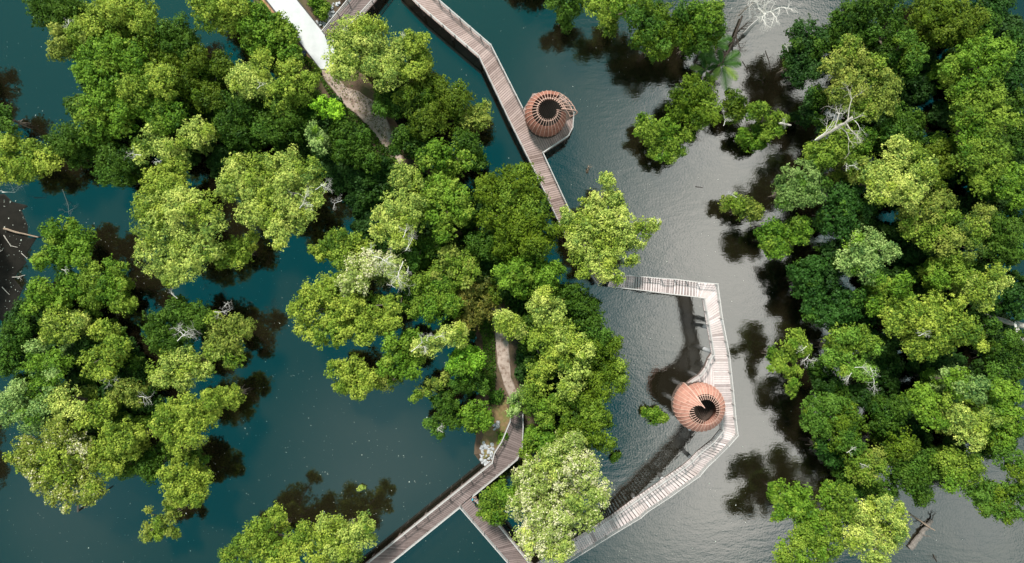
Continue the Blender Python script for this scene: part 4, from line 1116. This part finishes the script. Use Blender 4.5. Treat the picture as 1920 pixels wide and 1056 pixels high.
rocks([(906, 828), (926, 832), (925, 850), (923, 866), (914, 872), (901, 862), (902, 842)], 95, .75, 'pale grey boulder in the rock heap beside the curved boardwalk', 'rocks heaped beside the curved boardwalk')
rocks([(925, 797), (938, 790), (934, 800), (925, 806)], 14, 1.05, 'white stone on the dry grass bank above the rock heap', 'stones on the dry grass bank')
rocks([(616, 10), (640, 2), (632, 22), (605, 55), (590, 40), (606, 40)], 55, .85, 'pinkish grey boulder between the white path and the boardwalk stub', 'rocks beside the white path', (.12, .3))
for lab, cls, H, lob in (('rounded green bush growing among rocks by the white path', 'Y2', 3.0, [(597, 8, 20), (604, 25, 12), (588, -5, 18)]),
                         ('small green bush among the rocks beside the curved boardwalk', 'B', 2.0, [(945, 818, 8), (941, 828, 6)]),
                         ('dull teal shrub on the dry grass bank', 'T2', 2.2, [(930, 745, 12), (940, 738, 9)])):
    place_tree('shrub', 'shrub', lab, None, cls, H, lob, [])

# ------------------------------------------------------------------ logs, snags, dead trees
def log(name, cat, label, pts, r0, r1, mat, twigs=0, tl=.8):
    W = [P(x, y, z) for x, y, z in pts]
    root = empty(name, W[0]); tag(root, label, cat)
    W = [w-root.location for w in W]
    mb = MB(); n = len(W); fine = []
    for i in range(n-1):
        for k in range(4): fine.append(W[i].lerp(W[i+1], k/4)+Vector((random.gauss(0, r0*.12), random.gauss(0, r0*.12), random.gauss(0, r0*.1))))
    fine.append(W[-1])
    rad = [(r0+(r1-r0)*k/(len(fine)-1))*random.uniform(.85, 1.12) for k in range(len(fine))]
    mb.tube(fine, rad, 9)
    mb.build('trunk', mat, root)
    for k in range(twigs):
        j = random.randrange(len(fine)//3, len(fine))
        m = MB(); branchlet(m, fine[j], Vector((random.gauss(0, 1), random.gauss(0, 1), .35)), tl*random.uniform(.6, 1.2), max(.02, r1*.5), 2, .4, .7)
        m.build('branch', mat, root)
    return root
log('log', 'log', 'pale brown pole lying on the dark mud bank', [(7, 429, .35), (36, 437, .3), (72, 445, .25)], .14, .07, BROWNWOOD)
log('stick', 'stick', 'crooked white stick on the mud bank below the brown pole', [(7, 441, .15), (14, 452, .2), (20, 461, .15), (33, 464, .12)], .05, .03, DEADWOOD)
log('stick', 'stick', 'short pale stick on the mud bank, furthest below the pole', [(40, 475, .15), (46, 480, .15), (51, 486, .12)], .05, .03, DEADWOOD)
log('stick', 'stick', 'grey forked stick lying across the mud and the water', [(23, 520, .15), (36, 519, .2), (47, 516, .12)], .05, .03, DEADWOOD, 2, .5)
log('stick', 'stick', 'pale thin stick at the lower end of the mud bank', [(4, 538, .15), (12, 547, .2), (18, 553, .12)], .05, .025, DEADWOOD)
log('stick', 'stick', 'small pale y-shaped stick at the picture edge on the mud', [(0, 472, .15), (5, 468, .15)], .045, .03, DEADWOOD, 2, .4)
log('log', 'log', 'dark grey log floating in the water beside the mud bank', [(70, 522, .06), (85, 523, .08), (94, 521, .04)], .10, .06, DARKWOOD, 1, .5)
log('stick', 'stick', 'pale submerged branch in the teal inlet', [(117, 355, .02), (121, 366, .03), (128, 385, .02), (129, 402, .0)], .04, .02, DEADWOOD, 3, .8)
log('rotten_log', 'log', 'thick rotten grey log with rough bark lying in the open water', [(1706, 1029, .15), (1722, 1008, .3), (1736, 990, .35), (1747, 976, .2)], .36, .22, tinted('rotten_bark', (.04, .033, .03), (.26, .225, .20), .95, 5, .9, .8), 3, .6)
log('branch', 'branch', 'brown branch crossing the tip of the rotten log', [(1700, 960, -.05), (1722, 974, .5), (1740, 987, .75), (1753, 995, .6)], .11, .06, BROWNWOOD)
log('snag', 'snag', 'small dark twig in the water below the rotten log', [(1750, 1040, .05), (1754, 1048, .15), (1757, 1054, .05)], .05, .03, DARKWOOD, 2, .5)
log('snag', 'snag', 'brown broken stump standing in the lagoon by the pale lime tree', [(1100, 325, -.3), (1102, 320, .5), (1104, 312, 1.1)], .16, .07, BROWNWOOD, 2, .4)
log('stump', 'stump', 'small orange-brown stump at the shore below the lime-cornered crown', [(1455, 485, -.3), (1457, 482, .8)], .2, .14, BROWNWOOD, 3, .35)
log('stick', 'stick', 'thin dark stick floating in mid lagoon', [(1304, 350, .03), (1310, 351, .05), (1318, 352, .03)], .06, .03, DARKWOOD)
log('snag', 'snag', 'thin grey post-like snag under the wide cream-topped tree', [(146, 960, -.3), (146, 945, 3.5)], .12, .09, BARK)
log('fallen_tree', 'fallen tree', 'black fallen trunk with bristling twigs across the pale channel', [(1392, 30, .5), (1382, 55, .6), (1374, 80, .8), (1360, 108, .6), (1342, 132, .4)], .11, .19, DARKWOOD, 9, 1.5)
log('log', 'log', 'bleached log end sticking out beside the thin channel tree', [(1462, 231, 4.9), (1474, 233, 5.0), (1483, 235, 5.0)], .14, .10, DEADWOOD)
log('fallen_tree', 'fallen tree', 'long grey trunk fallen across the forest gap with a curved white limb', [(1846, 586, 2.0), (1872, 598, 2.6), (1895, 606, 3.2), (1925, 612, 3.6)], .20, .32, DEADWOOD, 3, 1.6)
log('branch', 'branch', 'curved white limb hanging down beside the long grey fallen trunk', [(1901, 600, 3.9), (1905, 615, 4.3), (1908, 626, 4.5), (1917, 636, 4.6), (1918, 648, 4.6)], .13, .06, DEADWHITE, 2, .9)
log('fallen_tree', 'fallen tree', 'bleached trunk leaning over the dull olive forest crown', [(1532, 262, 7.5), (1560, 245, 9.4), (1582, 232, 10.7), (1598, 220, 11.6)], .18, .12, DEADWOOD, 5, 1.9)
for k, (x0, y0, x1, y1) in enumerate(((1435, 95, 1445, 135), (1392, 115, 1402, 137), (1420, 148, 1432, 155))):
    log('stick', 'stick', ('long thin dark twig floating in the pale channel', 'bent dark twig floating between palms and the channel bank', 'short dark twig floating low in the pale channel')[k],
        [(x0, y0, .03), ((x0+x1)/2+2, (y0+y1)/2, .05), (x1, y1, .03)], .045, .02, DARKWOOD, 2, .4)

PALEDEAD = tinted('chalky_deadwood', (0.5, 0.49, 0.46), (0.80, 0.78, 0.74), 0.85, 7, 0.8, 0.3)
# white dead tree at the channel mouth
a = P(1403, 57, 1.0); rt = empty('dead_tree', (a.x, a.y, 0)); tag(rt, 'bare white dead tree at the top edge over the dark channel', 'tree')
mb = MB(); kn = P(1430, 25, 7.0)-rt.location
mb.tube([(0, 0, -.5), (0, 0, .6), kn*.35+Vector((0, 0, .5)), kn*.7+Vector((.1, -.1, .3)), kn], [.26, .24, .20, .18, .15], 9)
mb.build('trunk', PALEDEAD, rt)
for x1, y1, z1 in ((1470, 8, 8.5), (1462, 38, 8.0), (1440, -15, 9), (1410, -8, 8.5), (1418, 5, 8.8), (1455, -8, 9), (1450, 25, 9)):
    m = MB(); e = P(x1, y1, z1)-rt.location
    random.seed(x1)
    branchlet(m, kn, e-kn, (e-kn).length*.75, .10, 3, .5, .75); m.build('branch', DEADWHITE, rt)
random.seed(99)
log('branch', 'branch', 'grey leafless shrub of thin twigs beside the white dead tree', [(1385, 30, 2.5), (1400, 15, 3.6), (1412, 5, 4.2)], .07, .04, BARK, 9, 2.0)

# palms
PALM = leaf_mat('palm_leaves', (0.028, 0.075, 0.010), trans=.1); PALMY = leaf_mat('palm_leaves_pale', (0.12, 0.19, 0.03), trans=.2)
def palm(label, px, py, h, fronds):
    p = P(px, py, h); root = empty('palm_tree', (p.x, p.y, 0)); tag(root, label, 'palm')
    mb = MB(); mb.tube([(-.3, .2, -.5), (-.2, .1, h*.5), (0, 0, h-.1)], [.2, .15, .13], 8); mb.build('trunk', BARK, root)
    for ang, ln, mt in fronds:
        a = R(ang); d = Vector((math.cos(a), math.sin(a), 0)); s = Vector((-d.y, d.x, 0)); m = MB()
        pts = [Vector((0, 0, h))+d*ln*t+Vector((0, 0, .9*t*ln*.5-1.0*t*t*ln*.55)) for t in np.linspace(0, 1, 9)]
        m.tube(pts, [.035-.003*k for k in range(9)], 5, .7)
        for k in range(24):
            t = .12+.88*k/23; i = min(7, int(t*8)); q = pts[i].lerp(pts[i+1], t*8-i)
            wl = ln*.28*math.sin(math.pi*min(1, .12+t*.86))**.7*.85
            for sg in (-1, 1):
                e = q+s*sg*wl+d*wl*1.0+Vector((0, 0, -.25*wl+random.gauss(0, .05)))
                w = d*.05
                m.quad(q-w, q+w, e+w*.3, e-w*.3, random.uniform(.3, .75))
        m.build('frond', mt, root)
palm('dark green palm standing clear in the pale channel', 1352, 122, 4.2, [(35, 2.6, PALM), (5, 2.3, PALM), (-40, 2.4, PALMY), (-75, 2.8, PALM), (-120, 2.0, PALMY), (150, 2.0, PALM), (95, 1.7, PALM)])
palm('shaded palm under the rich green crown, with one long drooping frond', 1335, 84, 4.0, [(20, 2.4, PALM), (-10, 1.9, PALM), (-130, 2.2, PALM), (-95, 2.3, PALM), (70, 1.6, PALM), (200, 2.0, PALM)])
palm('faded pale green palm by the mounded lagoon crown', 1322, 132, 3.4, [(75, 2.4, PALMY), (100, 2.0, PALM), (-60, 1.8, PALMY), (-150, 1.8, PALM), (20, 1.6, PALM), (165, 1.7, PALMY)])

# ------------------------------------------------------------------ sky, sun, camera
W = bpy.data.worlds.new('World'); S.world = W; W.use_nodes = True
nt = W.node_tree; nt.nodes.clear(); L = nt.links.new
SUN_EL, SUN_AZ = 50.0, -22.0       # azimuth from +Y towards +X
sky = nd(nt, 'ShaderNodeTexSky', sky_type='NISHITA'); sky.sun_disc = False
sky.sun_elevation = R(SUN_EL); sky.sun_rotation = R(SUN_AZ)
tc = nd(nt, 'ShaderNodeTexCoord'); sp = nd(nt, 'ShaderNodeSeparateXYZ'); L(tc.outputs['Generated'], sp.inputs[0])
zz = mathn(nt, 'MAXIMUM', sp.outputs[2], 0.08)
u = mathn(nt, 'DIVIDE', sp.outputs[0], zz); v = mathn(nt, 'DIVIDE', sp.outputs[1], zz)
cb = nd(nt, 'ShaderNodeCombineXYZ'); L(u, cb.inputs[0]); L(v, cb.inputs[1])
wn = nd(nt, 'ShaderNodeTexNoise', i_Scale=3.2, i_Detail=5.0, i_Roughness=.55); L(cb.outputs[0], wn.inputs['Vector'])
off = nd(nt, 'ShaderNodeVectorMath', operation='MULTIPLY_ADD'); L(wn.outputs['Color'], off.inputs[0])
off.inputs[1].default_value = (.26, .26, 0); off.inputs[2].default_value = (-.13, -.13, 0)
uv = nd(nt, 'ShaderNodeVectorMath', operation='ADD'); L(cb.outputs[0], uv.inputs[0]); L(off.outputs[0], uv.inputs[1])
CLOUDS = [  # direction (u, v) from the zenith, radius, density: banks of cloud overhead
    (1425, 110, 240, .80), (1345, 400, 300, .85), (1445, 770, 330, .92), (1280, 1000, 250, .55), (1860, 1000, 260, .50), (700, 840, 220, .08), (120, 980, 200, .05), (1200, 640, 150, .18), (1110, 180, 170, .10), (1170, 800, 150, -.30)]
acc = None
for cx, cy, r, w in CLOUDS:
    sb = nd(nt, 'ShaderNodeVectorMath', operation='DISTANCE'); L(uv.outputs[0], sb.inputs[0])
    sb.inputs[1].default_value = ((cx-960)/PPM/CAMH, (528-cy)/PPM/CAMH, 0)
    mr = nd(nt, 'ShaderNodeMapRange', interpolation_type='SMOOTHERSTEP')
    mr.inputs[1].default_value = 0; mr.inputs[2].default_value = r/PPM/CAMH*1.25; mr.inputs[3].default_value = w; mr.inputs[4].default_value = 0
    L(sb.outputs['Value'], mr.inputs[0])
    acc = mr.outputs[0] if acc is None else mathn(nt, 'ADD', acc, mr.outputs[0])
# cloud all round the gap overhead
rad = nd(nt, 'ShaderNodeVectorMath', operation='LENGTH'); L(uv.outputs[0], rad.inputs[0])
mr = nd(nt, 'ShaderNodeMapRange', interpolation_type='SMOOTHSTEP'); mr.inputs[1].default_value = .95; mr.inputs[2].default_value = 1.35
L(rad.outputs['Value'], mr.inputs[0])
wmp = nd(nt, 'ShaderNodeMapping'); wmp.inputs['Rotation'].default_value = (0, 0, R(-40)); wmp.inputs['Scale'].default_value = (.55, 1.5, 1); L(cb.outputs[0], wmp.inputs[0])
wisp = nd(nt, 'ShaderNodeTexNoise', i_Scale=9.0, i_Detail=7.0, i_Roughness=.62); L(wmp.outputs[0], wisp.inputs['Vector'])
wf = mathn(nt, 'ADD', .42, mathn(nt, 'MULTIPLY', wisp.outputs['Fac'], 1.16))
mask = mathn(nt, 'MAXIMUM', mathn(nt, 'MULTIPLY', acc, wf), mr.outputs[0], True)
tint = nd(nt, 'ShaderNodeMix', data_type='RGBA', blend_type='MULTIPLY'); tint.inputs['Factor'].default_value = 1
L(sky.outputs[0], tint.inputs['A']); tint.inputs['B'].default_value = (*SKY_TINT, 1)
mix = nd(nt, 'ShaderNodeMix', data_type='RGBA')
veil = nd(nt, 'ShaderNodeMix', data_type='RGBA', blend_type='ADD'); veil.inputs['Factor'].default_value = 1
L(tint.outputs['Result'], veil.inputs['A']); veil.inputs['B'].default_value = (*VEIL, 1)
L(mask, mix.inputs['Factor']); L(veil.outputs['Result'], mix.inputs['A'])
cl = nd(nt, 'ShaderNodeMix', data_type='RGBA'); cl.inputs['A'].default_value = (*CLOUD_COL, 1); cl.inputs['B'].default_value = (*HORIZON_COL, 1)
L(mr.outputs[0], cl.inputs['Factor']); L(cl.outputs['Result'], mix.inputs['B'])
bg = nd(nt, 'ShaderNodeBackground', i_Strength=0.1); L(mix.outputs['Result'], bg.inputs[0])
wo = nd(nt, 'ShaderNodeOutputWorld'); L(bg.outputs[0], wo.inputs[0])

sl = bpy.data.lights.new('sun', 'SUN'); sl.energy = SUN_E; sl.angle = R(SUN_ANGLE); sl.color = (1.0, .965, .90)
so = link(bpy.data.objects.new('sun', sl))
d = Vector((math.sin(R(SUN_AZ))*math.cos(R(SUN_EL)), math.cos(R(SUN_AZ))*math.cos(R(SUN_EL)), math.sin(R(SUN_EL))))
so.rotation_euler = (-d).to_track_quat('-Z', 'Y').to_euler(); so.location = d*150

cam = bpy.data.cameras.new('camera'); cam.sensor_width = 36; cam.sensor_fit = 'HORIZONTAL'
cam.lens = 36*CAMH/(1920/PPM); cam.clip_start = .5; cam.clip_end = 9000
co = link(bpy.data.objects.new('camera', cam)); co.location = (0, 0, CAMH); co.rotation_euler = (0, 0, 0)
S.camera = co
S.view_settings.view_transform = 'Standard'; S.view_settings.look = 'None'; S.view_settings.gamma = 1
S.view_settings.exposure = EXPOSURE
S.cycles.max_bounces = 8; S.cycles.diffuse_bounces = 3; S.cycles.glossy_bounces = 3; S.cycles.transmission_bounces = 3
